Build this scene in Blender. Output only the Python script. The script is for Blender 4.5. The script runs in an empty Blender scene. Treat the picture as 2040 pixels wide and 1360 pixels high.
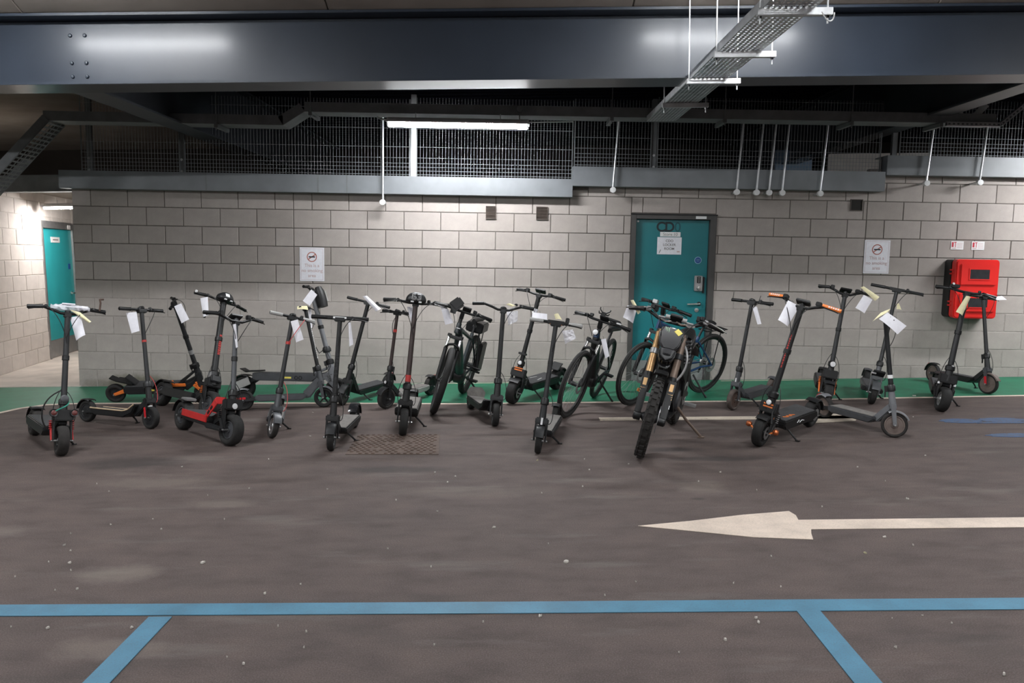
import bpy, bmesh, math, random
from math import sin, cos, pi, radians, tan, atan2, sqrt
from mathutils import Vector as V, Matrix

random.seed(7)
S = bpy.context.scene
COL = S.collection

# ------------------------------------------------------------------ camera
# world: X right along the wall, Y away from the camera, Z up from the asphalt
CAM_H = 1.596
TH = math.atan(173/1600.); ROLL = .0105
BETA = .028                  # the car-park deck falls against the level block courses
_f = V((0, cos(TH), -sin(TH))); _r0 = V((1, 0, 0)); _u0 = V((0, sin(TH), cos(TH)))
_rt = _r0*cos(ROLL) - _u0*sin(ROLL); _up = _u0*cos(ROLL) + _r0*sin(ROLL)
cam_d = bpy.data.cameras.new('camera'); cam = bpy.data.objects.new('camera', cam_d); COL.objects.link(cam)
cam.matrix_world = Matrix(((_rt.x, _up.x, -_f.x, 0), (_rt.y, _up.y, -_f.y, 0), (_rt.z, _up.z, -_f.z, CAM_H), (0, 0, 0, 1)))
cam_d.sensor_fit = 'HORIZONTAL'; cam_d.sensor_width = 36; cam_d.lens = 36*1600/2040.
cam_d.clip_start = .05; cam_d.clip_end = 200
S.camera = cam

# ------------------------------------------------------------------ world and exposure
w = bpy.data.worlds.new('world'); S.world = w; w.use_nodes = True
w.node_tree.nodes['Background'].inputs[0].default_value = (.5, .55, .65, 1)
w.node_tree.nodes['Background'].inputs[1].default_value = .015
S.view_settings.view_transform = 'Standard'; S.view_settings.look = 'None'
S.view_settings.gamma = 1; S.view_settings.use_curve_mapping = False
S.view_settings.exposure = 0.12
LAMP = 172.0                 # radiance of the fluorescent diffusers
LAMP_WALL = 178.0
LAMP_CORR = 115.0

# ------------------------------------------------------------------ materials
def mat(name, col, rough=.5, metal=0., var=.12, scale=14., bump=0., spec=.5, coat=0., trans=0., alpha=1.):
    m = bpy.data.materials.new(name); m.use_nodes = True
    nt = m.node_tree; b = nt.nodes['Principled BSDF']; L = nt.links
    tc = nt.nodes.new('ShaderNodeTexCoord')
    n = nt.nodes.new('ShaderNodeTexNoise'); n.inputs['Scale'].default_value = scale; n.inputs['Detail'].default_value = 4
    L.new(tc.outputs['Object'], n.inputs['Vector'])
    r = nt.nodes.new('ShaderNodeMapRange'); r.inputs[1].default_value = .3; r.inputs[2].default_value = .7
    r.inputs[3].default_value = 1-var; r.inputs[4].default_value = 1+var
    L.new(n.outputs['Fac'], r.inputs[0])
    mx = nt.nodes.new('ShaderNodeMix'); mx.data_type = 'RGBA'; mx.blend_type = 'MULTIPLY'
    mx.inputs['Factor'].default_value = 1
    mx.inputs['A'].default_value = (*col, 1)
    L.new(r.outputs[0], mx.inputs['B'])
    L.new(mx.outputs['Result'], b.inputs['Base Color'])
    b.inputs['Roughness'].default_value = rough; b.inputs['Metallic'].default_value = metal
    b.inputs['Specular IOR Level'].default_value = spec
    b.inputs['Coat Weight'].default_value = coat
    b.inputs['Transmission Weight'].default_value = trans
    b.inputs['Alpha'].default_value = alpha
    if bump:
        n2 = nt.nodes.new('ShaderNodeTexNoise'); n2.inputs['Scale'].default_value = scale*6; n2.inputs['Detail'].default_value = 3
        L.new(tc.outputs['Object'], n2.inputs['Vector'])
        bp = nt.nodes.new('ShaderNodeBump'); bp.inputs['Strength'].default_value = bump; bp.inputs['Distance'].default_value = .01
        L.new(n2.outputs['Fac'], bp.inputs['Height']); L.new(bp.outputs[0], b.inputs['Normal'])
    return m

def emis(name, col, st):
    m = bpy.data.materials.new(name); m.use_nodes = True
    b = m.node_tree.nodes['Principled BSDF']
    b.inputs['Base Color'].default_value = (.9, .9, .9, 1)
    b.inputs['Emission Color'].default_value = (*col, 1); b.inputs['Emission Strength'].default_value = st
    return m

def ramp(nt, fac, stops):
    r = nt.nodes.new('ShaderNodeValToRGB')
    e = r.color_ramp.elements
    while len(e) < len(stops): e.new(.5)
    for i, (p, c) in enumerate(stops):
        e[i].position = p; e[i].color = (*c, 1) if len(c) == 3 else c
    nt.links.new(fac, r.inputs[0]); return r.outputs[0]

def nz(nt, vec, scale, detail=4, rough=.55, sc=None):
    n = nt.nodes.new('ShaderNodeTexNoise'); n.inputs['Scale'].default_value = scale
    n.inputs['Detail'].default_value = detail; n.inputs['Roughness'].default_value = rough
    if sc:
        mp = nt.nodes.new('ShaderNodeMapping'); mp.inputs['Scale'].default_value = sc
        nt.links.new(vec, mp.inputs[0]); vec = mp.outputs[0]
    nt.links.new(vec, n.inputs['Vector']); return n.outputs['Fac']

def mixc(nt, fac, a, b, mode='MIX'):
    m = nt.nodes.new('ShaderNodeMix'); m.data_type = 'RGBA'; m.blend_type = mode
    for sock, v in (('Factor', fac), ('A', a), ('B', b)):
        if hasattr(v, 'is_linked'): nt.links.new(v, m.inputs[sock])
        elif sock == 'Factor': m.inputs[sock].default_value = v
        else: m.inputs[sock].default_value = (*v, 1)
    return m.outputs['Result']

def mval(nt, op, a, b=None, clamp=False):
    m = nt.nodes.new('ShaderNodeMath'); m.operation = op; m.use_clamp = clamp
    for i, v in enumerate((a, b)):
        if v is None: continue
        if hasattr(v, 'is_linked'): nt.links.new(v, m.inputs[i])
        else: m.inputs[i].default_value = v
    return m.outputs[0]

def asphalt():
    m = bpy.data.materials.new('asphalt'); m.use_nodes = True
    nt = m.node_tree; b = nt.nodes['Principled BSDF']
    vec = nt.nodes.new('ShaderNodeTexCoord').outputs['Object']
    fine = nz(nt, vec, 160, 3)
    c = ramp(nt, fine, [(.3, (.060, .0445, .0405)), (.52, (.088, .0665, .061)), (.72, (.132, .104, .096))])
    med = nz(nt, vec, 3.2, 6, .6, (1, 1.9, 1))
    c = mixc(nt, 1, c, ramp(nt, med, [(.3, (.74, .73, .73)), (.5, (1, 1, 1)), (.72, (1.22, 1.2, 1.17))]), 'MULTIPLY')
    # worn dusty streaks running along the bays
    st = nz(nt, vec, 1.5, 5, .62, (.6, 2.6, 1))
    c = mixc(nt, ramp(nt, st, [(.57, (0, 0, 0)), (.72, (.4, .4, .4))]), c, (.185, .165, .15))
    # oily dark patches
    dk = nz(nt, vec, 1.1, 4, .6, (.8, 2.2, 1))
    c = mixc(nt, ramp(nt, dk, [(.27, (.42, .42, .42)), (.42, (0, 0, 0))]), c, (.035, .031, .03))
    # pale dust spills
    def spill(c, x, y, rx, ry, amt, col=(.22, .185, .16)):
        mp = nt.nodes.new('ShaderNodeMapping'); mp.inputs['Location'].default_value = (-x/rx, -y/ry, 0)
        mp.inputs['Scale'].default_value = (1/rx, 1/ry, 1)
        nt.links.new(vec, mp.inputs[0])
        g = nt.nodes.new('ShaderNodeTexGradient'); g.gradient_type = 'SPHERICAL'; nt.links.new(mp.outputs[0], g.inputs[0])
        f = mval(nt, 'SUBTRACT', g.outputs['Fac'], mval(nt, 'MULTIPLY', nz(nt, vec, 5, 7, .75), .85))
        f = mval(nt, 'MULTIPLY', mval(nt, 'MULTIPLY', f, 3, True), amt*.8)
        return mixc(nt, f, c, col)
    c = spill(c, -2.02, 3.95, .42, .28, .5); c = spill(c, -1.68, 3.16, .5, .22, .4)
    c = spill(c, -2.55, 5.6, .9, .35, .35); c = spill(c, -.3, 5.3, 1.2, .28, .22); c = spill(c, 1.3, 5.35, .35, .35, .4)
    c = spill(c, -3.1, 4.6, .4, .2, .35); c = spill(c, -1.9, 5.1, .5, .2, .35)
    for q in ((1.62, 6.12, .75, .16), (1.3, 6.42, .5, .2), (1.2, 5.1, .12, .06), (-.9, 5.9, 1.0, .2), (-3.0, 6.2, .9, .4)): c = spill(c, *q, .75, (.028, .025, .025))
    b.inputs['Roughness'].default_value = .78; b.inputs['Specular IOR Level'].default_value = .35
    nt.links.new(c, b.inputs['Base Color'])
    bp = nt.nodes.new('ShaderNodeBump'); bp.inputs['Strength'].default_value = .5; bp.inputs['Distance'].default_value = .004
    nt.links.new(fine, bp.inputs['Height']); nt.links.new(bp.outputs[0], b.inputs['Normal'])
    return m

def paint(name, col, wear=.5, rough=.6, under=(.072, .058, .052)):
    m = bpy.data.materials.new(name); m.use_nodes = True
    nt = m.node_tree; b = nt.nodes['Principled BSDF']
    vec = nt.nodes.new('ShaderNodeTexCoord').outputs['Object']
    c = mixc(nt, 1, col, ramp(nt, nz(nt, vec, 5, 5), [(.3, (.82, .82, .82)), (.7, (1.12, 1.12, 1.12))]), 'MULTIPLY')
    c = mixc(nt, ramp(nt, nz(nt, vec, 26, 6, .7), [(wear, (0, 0, 0)), (wear+.08, (.8, .8, .8))]), c, under)
    c = mixc(nt, ramp(nt, nz(nt, vec, 150, 2), [(.5, (0, 0, 0)), (.8, (.35, .35, .35))]), c, under)
    nt.links.new(c, b.inputs['Base Color']); b.inputs['Roughness'].default_value = rough
    return m

def blockmat(name, a, bcol, rough=.9):
    m = bpy.data.materials.new(name); m.use_nodes = True
    nt = m.node_tree; b = nt.nodes['Principled BSDF']
    vec = nt.nodes.new('ShaderNodeTexCoord').outputs['Object']
    oi = nt.nodes.new('ShaderNodeObjectInfo')
    c = ramp(nt, oi.outputs['Random'], [(0, a), (1, bcol)])
    c = mixc(nt, 1, c, ramp(nt, nz(nt, vec, 5, 6, .65), [(.3, (.9, .9, .9)), (.7, (1.08, 1.08, 1.07))]), 'MULTIPLY')
    c = mixc(nt, 1, c, ramp(nt, nz(nt, vec, 210, 2), [(.35, (.9, .9, .9)), (.65, (1.06, 1.06, 1.06))]), 'MULTIPLY')
    # one damp, mossy stain at the foot of the wall's free end
    geo = nt.nodes.new('ShaderNodeNewGeometry')
    mp = nt.nodes.new('ShaderNodeMapping'); mp.inputs['Location'].default_value = (4.75/1.1, -10, -.02/.24); mp.inputs['Scale'].default_value = (1/1.1, 1, 1/.24)
    nt.links.new(geo.outputs['Position'], mp.inputs[0])
    g = nt.nodes.new('ShaderNodeTexGradient'); g.gradient_type = 'SPHERICAL'; nt.links.new(mp.outputs[0], g.inputs[0])
    f = mval(nt, 'SUBTRACT', g.outputs['Fac'], mval(nt, 'MULTIPLY', nz(nt, geo.outputs['Position'], 4, 5, .65), .7))
    c = mixc(nt, mval(nt, 'MULTIPLY', mval(nt, 'MULTIPLY', f, 3, True), .75), c, (.085, .08, .05))
    nt.links.new(c, b.inputs['Base Color']); b.inputs['Roughness'].default_value = rough
    b.inputs['Specular IOR Level'].default_value = .25
    bp = nt.nodes.new('ShaderNodeBump'); bp.inputs['Strength'].default_value = .35; bp.inputs['Distance'].default_value = .003
    nt.links.new(nz(nt, vec, 130, 3), bp.inputs['Height']); nt.links.new(bp.outputs[0], b.inputs['Normal'])
    return m

M = {}
M['asphalt'] = asphalt()
M['cfloor'] = mat('corridor_concrete', (.52, .47, .42), .85, var=.15, scale=3, bump=.2)
M['green'] = paint('green_paint', (.008, .155, .08), .66, .55, (.12, .15, .12))
M['white_paint'] = paint('white_road_paint', (.64, .535, .45), .68, .6)
M['old_white'] = paint('old_white_paint', (.5, .43, .35), .6, .7)
M['blue_paint'] = paint('blue_road_paint', (.064, .195, .295), .68, .6)
M['blue_faint'] = paint('faint_blue_paint', (.045, .09, .185), .53, .7)
M['block'] = blockmat('concrete_block', (.35, .312, .29), (.405, .363, .34))
M['wblock'] = blockmat('painted_block', (.62, .575, .545), (.68, .635, .60), .8)
M['mortar'] = mat('mortar', (.115, .10, .09), .95, var=.2, scale=20)
M['wmortar'] = mat('pale_mortar', (.57, .53, .495), .95, var=.1)
M['lintel'] = mat('grey_steel_paint', (.175, .187, .20), .42, 0, .14, 3.0)
M['girder'] = mat('dark_blue_grey_gloss', (.020, .026, .037), .34, 0, .1, 2.0, spec=.25, coat=.16)
M['girder'].node_tree.nodes['Principled BSDF'].inputs['Coat Roughness'].default_value = .17
M['girder2'] = mat('dark_grey_steel', (.05, .055, .065), .4, 0, .12, 2.0)
M['soffit'] = mat('concrete_soffit', (.25, .218, .19), .9, var=.15, scale=2.2, bump=.1)
M['deck_shade'] = mat('shade_black_decking', (.0035, .0042, .008), .8, var=.15, scale=2, spec=.15)  # near-black base colour stands in for the unlit bay beyond the girder
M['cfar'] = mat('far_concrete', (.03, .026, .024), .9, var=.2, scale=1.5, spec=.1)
M['galv'] = mat('galvanised_steel', (.55, .56, .57), .38, .75, .18, 9)
M['galv_d'] = mat('dull_galvanised', (.17, .18, .185), .5, .3, .18, 6)
M['wire'] = mat('mesh_wire', (.33, .345, .36), .55, .1, .1, 9)
M['wpl'] = mat('white_plastic', (.78, .78, .78), .45, var=.05)
M['lampbody'] = mat('lamp_housing', (.55, .56, .57), .5, var=.05)
M['glow'] = emis('fluorescent_diffuser', (.96, .98, 1.0), LAMP)
M['glow_w'] = emis('fluorescent_diffuser_wall', (.96, .98, 1.0), LAMP_WALL)
M['glow_fill'] = emis('added_fill_back', (1.0, .95, .88), 110)
M['glow_c'] = emis('fluorescent_diffuser_corridor', (1.0, .95, .92), LAMP_CORR)
M['teal'] = mat('teal_door', (.008, .165, .185), .38, 0, .06, 4)
M['teal_l'] = mat('teal_door_light', (.03, .36, .39), .4, 0, .05, 4)
M['frame'] = mat('door_frame_brown_grey', (.062, .058, .056), .45, 0, .1, 6)
M['steel'] = mat('brushed_steel', (.62, .62, .60), .3, .9, .08, 20)
M['kick'] = mat('kick_plate', (.36, .36, .36), .4, .6, .1, 8)
M['black'] = mat('black_plastic', (.008, .008, .0085), .42, var=.15, spec=.4)
M['matt'] = mat('matt_black_paint', (.0105, .0105, .011), .48, var=.15, spec=.4)
M['char'] = mat('charcoal_paint', (.020, .0205, .022), .42, .1, .12, spec=.4)
M['gun'] = mat('gunmetal_paint', (.07, .073, .079), .4, .2, .12)
M['grey'] = mat('mid_grey_paint', (.155, .16, .17), .45, .1, .12)
M['lgrey'] = mat('light_grey_plastic', (.36, .355, .345), .55, var=.1)
M['rubber'] = mat('tyre_rubber', (.0115, .011, .0105), .82, var=.25, scale=30, bump=.15)
M['dusty'] = mat('dusty_tyre_rubber', (.022, .0195, .018), .9, var=.3, scale=20, bump=.15)
M['mat_top'] = mat('deck_grip_mat', (.040, .040, .042), .85, var=.2, scale=40, bump=.3)
M['mat_pale'] = mat('deck_grip_dusty', (.15, .14, .13), .9, var=.2, scale=25, bump=.2)
M['wood'] = mat('pale_wood_edge', (.58, .44, .29), .6, var=.2, scale=18)
M['orange'] = mat('orange_paint', (.80, .20, .035), .45, var=.1)
M['red'] = mat('red_paint', (.46, .022, .022), .42, var=.12)
M['redp'] = mat('red_print', (.42, .03, .025), .5, var=.1)
M['rust'] = mat('rust_brown', (.075, .046, .035), .85, .2, .3, 30, bump=.2)
M['chrome'] = mat('bright_metal', (.72, .72, .72), .22, .95, .05)
M['alu'] = mat('grey_aluminium', (.38, .38, .38), .4, .7, .1)
M['gold'] = mat('gold_anodised', (.64, .40, .19), .36, .6, .12, 12)
M['bronze'] = mat('dull_bronze', (.19, .14, .11), .42, .4, .15, 12)
M['blue'] = mat('blue_frame', (.011, .042, .115), .35, 0, .1)
M['dgreen'] = mat('dark_slate_frame', (.012, .018, .022), .33, 0, .12)
M['silver'] = mat('silver_stanchion', (.70, .70, .70), .2, .9, .05)
M['lens'] = mat('headlight_lens', (.75, .75, .76), .12, var=.05, spec=.8)
M['tail'] = mat('red_lens', (.62, .02, .03), .2, var=.05, spec=.7)
M['amber'] = mat('orange_reflector', (.80, .25, .05), .3, var=.05)
M['cable'] = mat('black_cable', (.012, .012, .012), .55, var=.05)
M['rcable'] = mat('red_cable', (.55, .06, .06), .5, var=.05)
M['gcable'] = mat('green_cable', (.02, .22, .16), .5, var=.05)
M['paper'] = mat('white_paper', (.80, .79, .84), .8, var=.04, scale=30)
M['ypaper'] = mat('pale_yellow_paper', (.78, .72, .46), .8, var=.06, scale=30)
M['film'] = mat('clear_crumpled_plastic', (.88, .87, .92), .25, var=.05, alpha=.55)
M['yellow'] = mat('yellow_sticker', (.80, .68, .12), .5, var=.1)
M['lime'] = mat('pale_green_print', (.30, .48, .30), .5, var=.05)
M['ink'] = mat('grey_print', (.22, .2, .2), .8, var=.05)
M['inkd'] = mat('black_print', (.012, .02, .024), .6, var=.05)
M['pinkink'] = mat('faded_pink_print', (.56, .42, .42), .8, var=.05)
M['redink'] = mat('faded_red_print', (.42, .14, .11), .7, var=.05)
M['sign_r'] = mat('sign_red', (.48, .03, .05), .5, var=.05)
M['sign_b'] = mat('sign_blue', (.012, .07, .27), .4, var=.05)
M['pale_b'] = mat('pale_blue_ring', (.32, .50, .66), .5, var=.05)
M['cabred'] = mat('cabinet_red', (.68, .018, .014), .38, var=.05, scale=3)
M['cabblack'] = mat('cabinet_black', (.010, .010, .010), .5, var=.1)
M['pane'] = mat('dark_window', (.035, .035, .038), .15, var=.15, spec=.6)
M['vent'] = mat('brown_vent', (.085, .065, .055), .6, var=.15)
M['dark'] = mat('dark_void', (.012, .010, .008), .8, var=.1)
M['scrap'] = mat('paper_scrap', (.5, .47, .43), .85, var=.15, scale=60)
M['leafy'] = mat('dry_scrap', (.45, .42, .27), .9, var=.2, scale=60)
M['teal_ink'] = mat('faded_teal_print', (.006, .075, .088), .5, var=.05)
M['rustplate'] = mat('worn_rusty_plate', (.095, .068, .055), .85, .1, .25, 9, bump=.2)
M['bronze_s'] = mat('brown_black_paint', (.045, .030, .028), .4, .2, .15)
M['gloss'] = mat('glossy_black_plastic', (.015, .015, .017), .16, var=.1, spec=.7)
M['copper'] = mat('copper_orange_metal', (.55, .16, .06), .3, .7, .1)
M['rustyre'] = mat('rust_dusted_tyre', (.075, .058, .05), .9, var=.3, scale=20)
M['rust_g'] = mat('brown_grey_hub', (.15, .115, .10), .6, .1, .2)
M['knob'] = mat('muddy_knobbly_rubber', (.020, .018, .0165), .85, var=.35, scale=18, bump=.15)
M['dred'] = mat('dull_dark_red', (.11, .025, .022), .35, var=.1)
M['pointing'] = mat('flush_pointing', (.30, .27, .25), .95, var=.15, scale=20)
M['skyish'] = mat('blue_grey_panel', (.16, .24, .34), .6, var=.1)

# ------------------------------------------------------------------ mesh helpers
def vec(p): return p if isinstance(p, V) else V(p)
def frame(axis, ref=None):
    a = vec(axis).normalized()
    ref = vec(ref) if ref is not None else (V((0, 0, 1)) if abs(a.z) < .9 else V((1, 0, 0)))
    x = (ref - a*ref.dot(a)).normalized()
    return a, x, a.cross(x)

class MB:
    def __init__(s, xf=None): s.v = []; s.f = []; s.xf = xf
    def add(s, vs, fs):
        n = len(s.v)
        s.v += [s.xf(vec(p)) for p in vs] if s.xf else [vec(p) for p in vs]
        s.f += [tuple(i+n for i in f) for f in fs]; return s
    def obox(s, c, ax, h):
        c = vec(c); X, Y, Z = [vec(a)*k for a, k in zip(ax, h)]
        vs = [c+X*i+Y*j+Z*k for k in (-1, 1) for j in (-1, 1) for i in (-1, 1)]
        return s.add(vs, [(0, 2, 3, 1), (4, 5, 7, 6), (0, 1, 5, 4), (2, 6, 7, 3), (0, 4, 6, 2), (1, 3, 7, 5)])
    def box(s, x0, x1, y0, y1, z0, z1):
        return s.obox(((x0+x1)/2, (y0+y1)/2, (z0+z1)/2), ((1, 0, 0), (0, 1, 0), (0, 0, 1)), ((x1-x0)/2, (y1-y0)/2, (z1-z0)/2))
    def beam(s, p0, p1, w0, h0, w1=None, h1=None, side=(0, 1, 0)):
        # tapered rectangular bar; w along side, h across
        p0, p1 = vec(p0), vec(p1); w1 = w0 if w1 is None else w1; h1 = h0 if h1 is None else h1
        d = (p1-p0).normalized(); sd = vec(side); sd = (sd - d*sd.dot(d)).normalized(); up = d.cross(sd)
        vs = [p+sd*w*i/2+up*h*j/2 for p, w, h in ((p0, w0, h0), (p1, w1, h1)) for i, j in ((-1, -1), (1, -1), (1, 1), (-1, 1))]
        return s.add(vs, [(3, 2, 1, 0), (4, 5, 6, 7), (0, 1, 5, 4), (1, 2, 6, 5), (2, 3, 7, 6), (3, 0, 4, 7)])
    def tube(s, pts, r, seg=8, flat=1., ref=None):
        pts = [vec(p) for p in pts]; n = len(pts); rs = r if isinstance(r, (list, tuple)) else [r]*n
        vs = []; fs = []; px = None
        for i, p in enumerate(pts):
            t = (pts[min(i+1, n-1)] - pts[max(i-1, 0)]).normalized()
            if px is None: a, x, y = frame(t, ref)
            else:
                x = (px - t*px.dot(t)); x = x.normalized() if x.length > 1e-6 else frame(t)[1]; y = t.cross(x)
            px = x
            vs += [p + (x*cos(2*pi*k/seg) + y*sin(2*pi*k/seg)*flat)*rs[i] for k in range(seg)]
        for i in range(n-1):
            for k in range(seg):
                a, b = i*seg+k, i*seg+(k+1) % seg
                fs.append((a, b, b+seg, a+seg))
        fs.append(tuple(range(seg-1, -1, -1))); fs.append(tuple((n-1)*seg+k for k in range(seg)))
        return s.add(vs, fs)
    def lathe(s, o, axis, prof, seg=28, closed=True, a0=0., a1=2*pi, ref=None):
        o = vec(o); a, x, y = frame(axis, ref); full = abs(a1-a0-2*pi) < 1e-6
        m = seg if full else seg+1; n = len(prof); vs = []; fs = []
        for k in range(m):
            t = a0+(a1-a0)*k/seg; d = x*cos(t)+y*sin(t)
            vs += [o+d*r+a*h for r, h in prof]
        for k in range(seg):
            k2 = (k+1) % m
            for i in range(n if closed else n-1):
                j = (i+1) % n
                fs.append((k*n+i, k2*n+i, k2*n+j, k*n+j))
        if not full and closed:
            fs.append(tuple(range(n))); fs.append(tuple(seg*n+i for i in range(n-1, -1, -1)))
        return s.add(vs, fs)
    def disc(s, o, axis, r, t, seg=24, r0=0):
        if r0: return s.lathe(o, axis, [(r0, -t/2), (r, -t/2), (r, t/2), (r0, t/2)], seg)
        return s.lathe(o, axis, [(1e-4, -t/2), (r, -t/2), (r, t/2), (1e-4, t/2)], seg, closed=False)
    def prism(s, poly, o, A, B, t):
        o, A, B = vec(o), vec(A), vec(B); N = A.cross(B).normalized()*t/2; n = len(poly)
        P = [o+A*a+B*b for a, b in poly]
        return s.add([p-N for p in P]+[p+N for p in P],
                     [tuple(range(n-1, -1, -1)), tuple(range(n, 2*n))]+[(i, (i+1) % n, n+(i+1) % n, n+i) for i in range(n)])
    def ribbon(s, pts, w, z0=.001, z1=.004):
        pts = [V((p[0], p[1], 0)) for p in pts]; n = len(pts); vs = []; fs = []
        for i, p in enumerate(pts):
            t = (pts[min(i+1, n-1)]-pts[max(i-1, 0)]).normalized(); sd = V((-t.y, t.x, 0))*w/2
            vs += [p-sd+V((0, 0, z0)), p+sd+V((0, 0, z0)), p+sd+V((0, 0, z1)), p-sd+V((0, 0, z1))]
        for i in range(n-1):
            a = i*4
            for k in range(4): fs.append((a+k, a+(k+1) % 4, a+4+(k+1) % 4, a+4+k))
        fs += [(3, 2, 1, 0), tuple((n-1)*4+k for k in range(4))]
        return s.add(vs, fs)
    def build(s, name, m, parent=None, bevel=0., smooth=42, label=None, cat=None, kind=None, group=None):
        me = bpy.data.meshes.new(name); me.from_pydata([tuple(p) for p in s.v], [], s.f); me.update()
        bm = bmesh.new(); bm.from_mesh(me); bmesh.ops.recalc_face_normals(bm, faces=bm.faces)
        if bevel:
            ed = [e for e in bm.edges if e.is_manifold and e.calc_face_angle(0) > .5]
            bmesh.ops.bevel(bm, geom=ed, offset=bevel, segments=2, affect='EDGES', clamp_overlap=True)
        bm.to_mesh(me); bm.free()
        me.materials.append(M[m])
        if smooth:
            me.polygons.foreach_set('use_smooth', [True]*len(me.polygons)); me.set_sharp_from_angle(angle=radians(smooth))
        o = bpy.data.objects.new(name, me); COL.objects.link(o)
        if parent: o.parent = parent
        return tag(o, label, cat, kind, group)

def tag(o, label=None, cat=None, kind=None, group=None):
    if label: o['label'] = label
    if cat: o['category'] = cat
    if kind: o['kind'] = kind
    if group: o['group'] = group
    return o
def empty(name, label=None, cat=None, kind=None, group=None):
    o = bpy.data.objects.new(name, None); COL.objects.link(o); o.empty_display_size = .1
    return tag(o, label, cat, kind, group)
def level(o):
    # things built in the frame of the (truly level) block wall
    o.rotation_euler = (0, BETA, 0); return o
def text_mb(body, size, o, A, B, ext=.0006, align='CENTER', bold=0.):
    c = bpy.data.curves.new('t', 'FONT'); c.body = body; c.size = size; c.extrude = 0; c.align_x = align; c.offset = bold
    ob = bpy.data.objects.new('t', c); COL.objects.link(ob)
    bpy.context.view_layer.update()
    me = bpy.data.meshes.new_from_object(ob.evaluated_get(bpy.context.evaluated_depsgraph_get()))
    vs = [v.co.copy() for v in me.vertices]; fs = [tuple(p.vertices) for p in me.polygons]
    bpy.data.objects.remove(ob); bpy.data.curves.remove(c); bpy.data.meshes.remove(me)
    o, A, B = vec(o), vec(A), vec(B); N = A.cross(B).normalized()*ext
    mb = MB(); mb.add([o+A*v.x+B*v.y+N for v in vs], fs); return mb
def bez(p0, p1, p2, p3, n=10):
    p0, p1, p2, p3 = map(vec, (p0, p1, p2, p3)); r = []
    for i in range(n+1):
        t = i/n; q = 1-t
        r.append(p0*q**3+p1*3*q*q*t+p2*3*q*t*t+p3*t**3)
    return r

# ================================================================== SETTING
D = 10.0                      # depth of the block wall face
# ---- floor
def slab(name, poly, z0, z1, m, parent=None, label=None, kind=None):
    mb = MB(); n = len(poly)
    mb.add([(x, y, z0) for x, y in poly]+[(x, y, z1) for x, y in poly],
           [tuple(range(n-1, -1, -1)), tuple(range(n, 2*n))]+[(i, (i+1) % n, n+(i+1) % n, n+i) for i in range(n)])
    return mb.build(name, m, parent, smooth=0, label=label, kind=kind)
floor = slab('floor', [(-14, -9), (14, -9), (14, 17), (-14, 17)], -.3, 0, 'asphalt', label='worn dark asphalt car park floor', kind='structure')
slab('corridor_floor', [(-8.6, 9.93), (-5.43, 9.99), (-5.43, 16.8), (-9, 16.8)], 0, .012, 'cfloor', floor, 'pale concrete corridor floor')
edge = [(9.5, 8.66), (5.61, 8.68), (3.86, 8.60), (2.47, 8.52), (1.35, 8.55), (-.65, 8.54), (-2.1, 8.67), (-4.01, 8.78), (-4.82, 8.80), (-5.15, 8.74), (-5.32, 8.55), (-5.42, 8.15), (-5.6, 7.4), (-5.9, 6.4)]
slab('painted_walkway', edge+[(-8.6, 6.4), (-8.6, 9.93), (-5.43, 9.99), (9.5, 9.99)], 0, .003, 'green', floor, 'green painted walkway strip along the wall')
MB().ribbon(edge, .055, .001, .005).build('paint_line', 'white_paint', floor, smooth=0, label='white edge line of the green walkway')
MB().ribbon([(-1.4, 9.93), (.9, 9.93)], .035, .001, .005).build('paint_line', 'old_white', floor, smooth=0)
MB().ribbon([(2.6, 9.9), (3.9, 9.93)], .03, .001, .005).build('paint_line', 'old_white', floor, smooth=0)
MB().ribbon([(.84, 7.66), (3.3, 7.63)], .14, .001, .004).build('paint_line', 'old_white', floor, smooth=0, label='short worn white line under the dirt bike')
slab('paint_patch', [(2.75, 7.36), (3.24, 7.46), (3.42, 7.8), (3.0, 7.78)], .001, .004, 'old_white', floor)
slab('paint_arrow', [(.73, 4.58), (1.05, 4.655), (1.40, 4.76), (1.70, 4.82), (1.715, 4.74), (1.70, 4.655), (3.9, 4.66), (3.9, 4.485), (1.715, 4.49), (1.69, 4.42), (1.665, 4.325), (1.35, 4.37), (1.0, 4.49)], .001, .004, 'white_paint', floor, 'white painted direction arrow')
MB().ribbon([(-6, 3.54), (-2.4, 3.525), (0, 3.499), (2.35, 3.484), (6, 3.46)], .118, .001, .004).build('paint_line', 'blue_paint', floor, smooth=0, label='blue painted bay line across the bays')
for x in (-1.585, 1.31, -4.5, 4.2):
    MB().ribbon([(x, 3.44), (x-.005, 1.), (x-.01, -1.3)], .104, .001, .0045).build('paint_line', 'blue_paint', floor, smooth=0, label='blue painted line between two bays')
for x, y, rx, ry, z in ((4.20, 7.41, .19, .10, .003), (4.60, 7.43, .22, .10, .0034), (4.95, 7.31, .7, .035, .0038), (4.36, 6.80, .27, .075, .003), (4.95, 6.75, .5, .06, .0034)):
    slab('paint_symbol', [(x+rx*cos(q*pi/12)*(1+.12*sin(q*2.3)), y+ry*sin(q*pi/12)) for q in range(24)], .001, z, 'blue_faint', floor, 'worn blue painted ground symbol')

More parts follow.
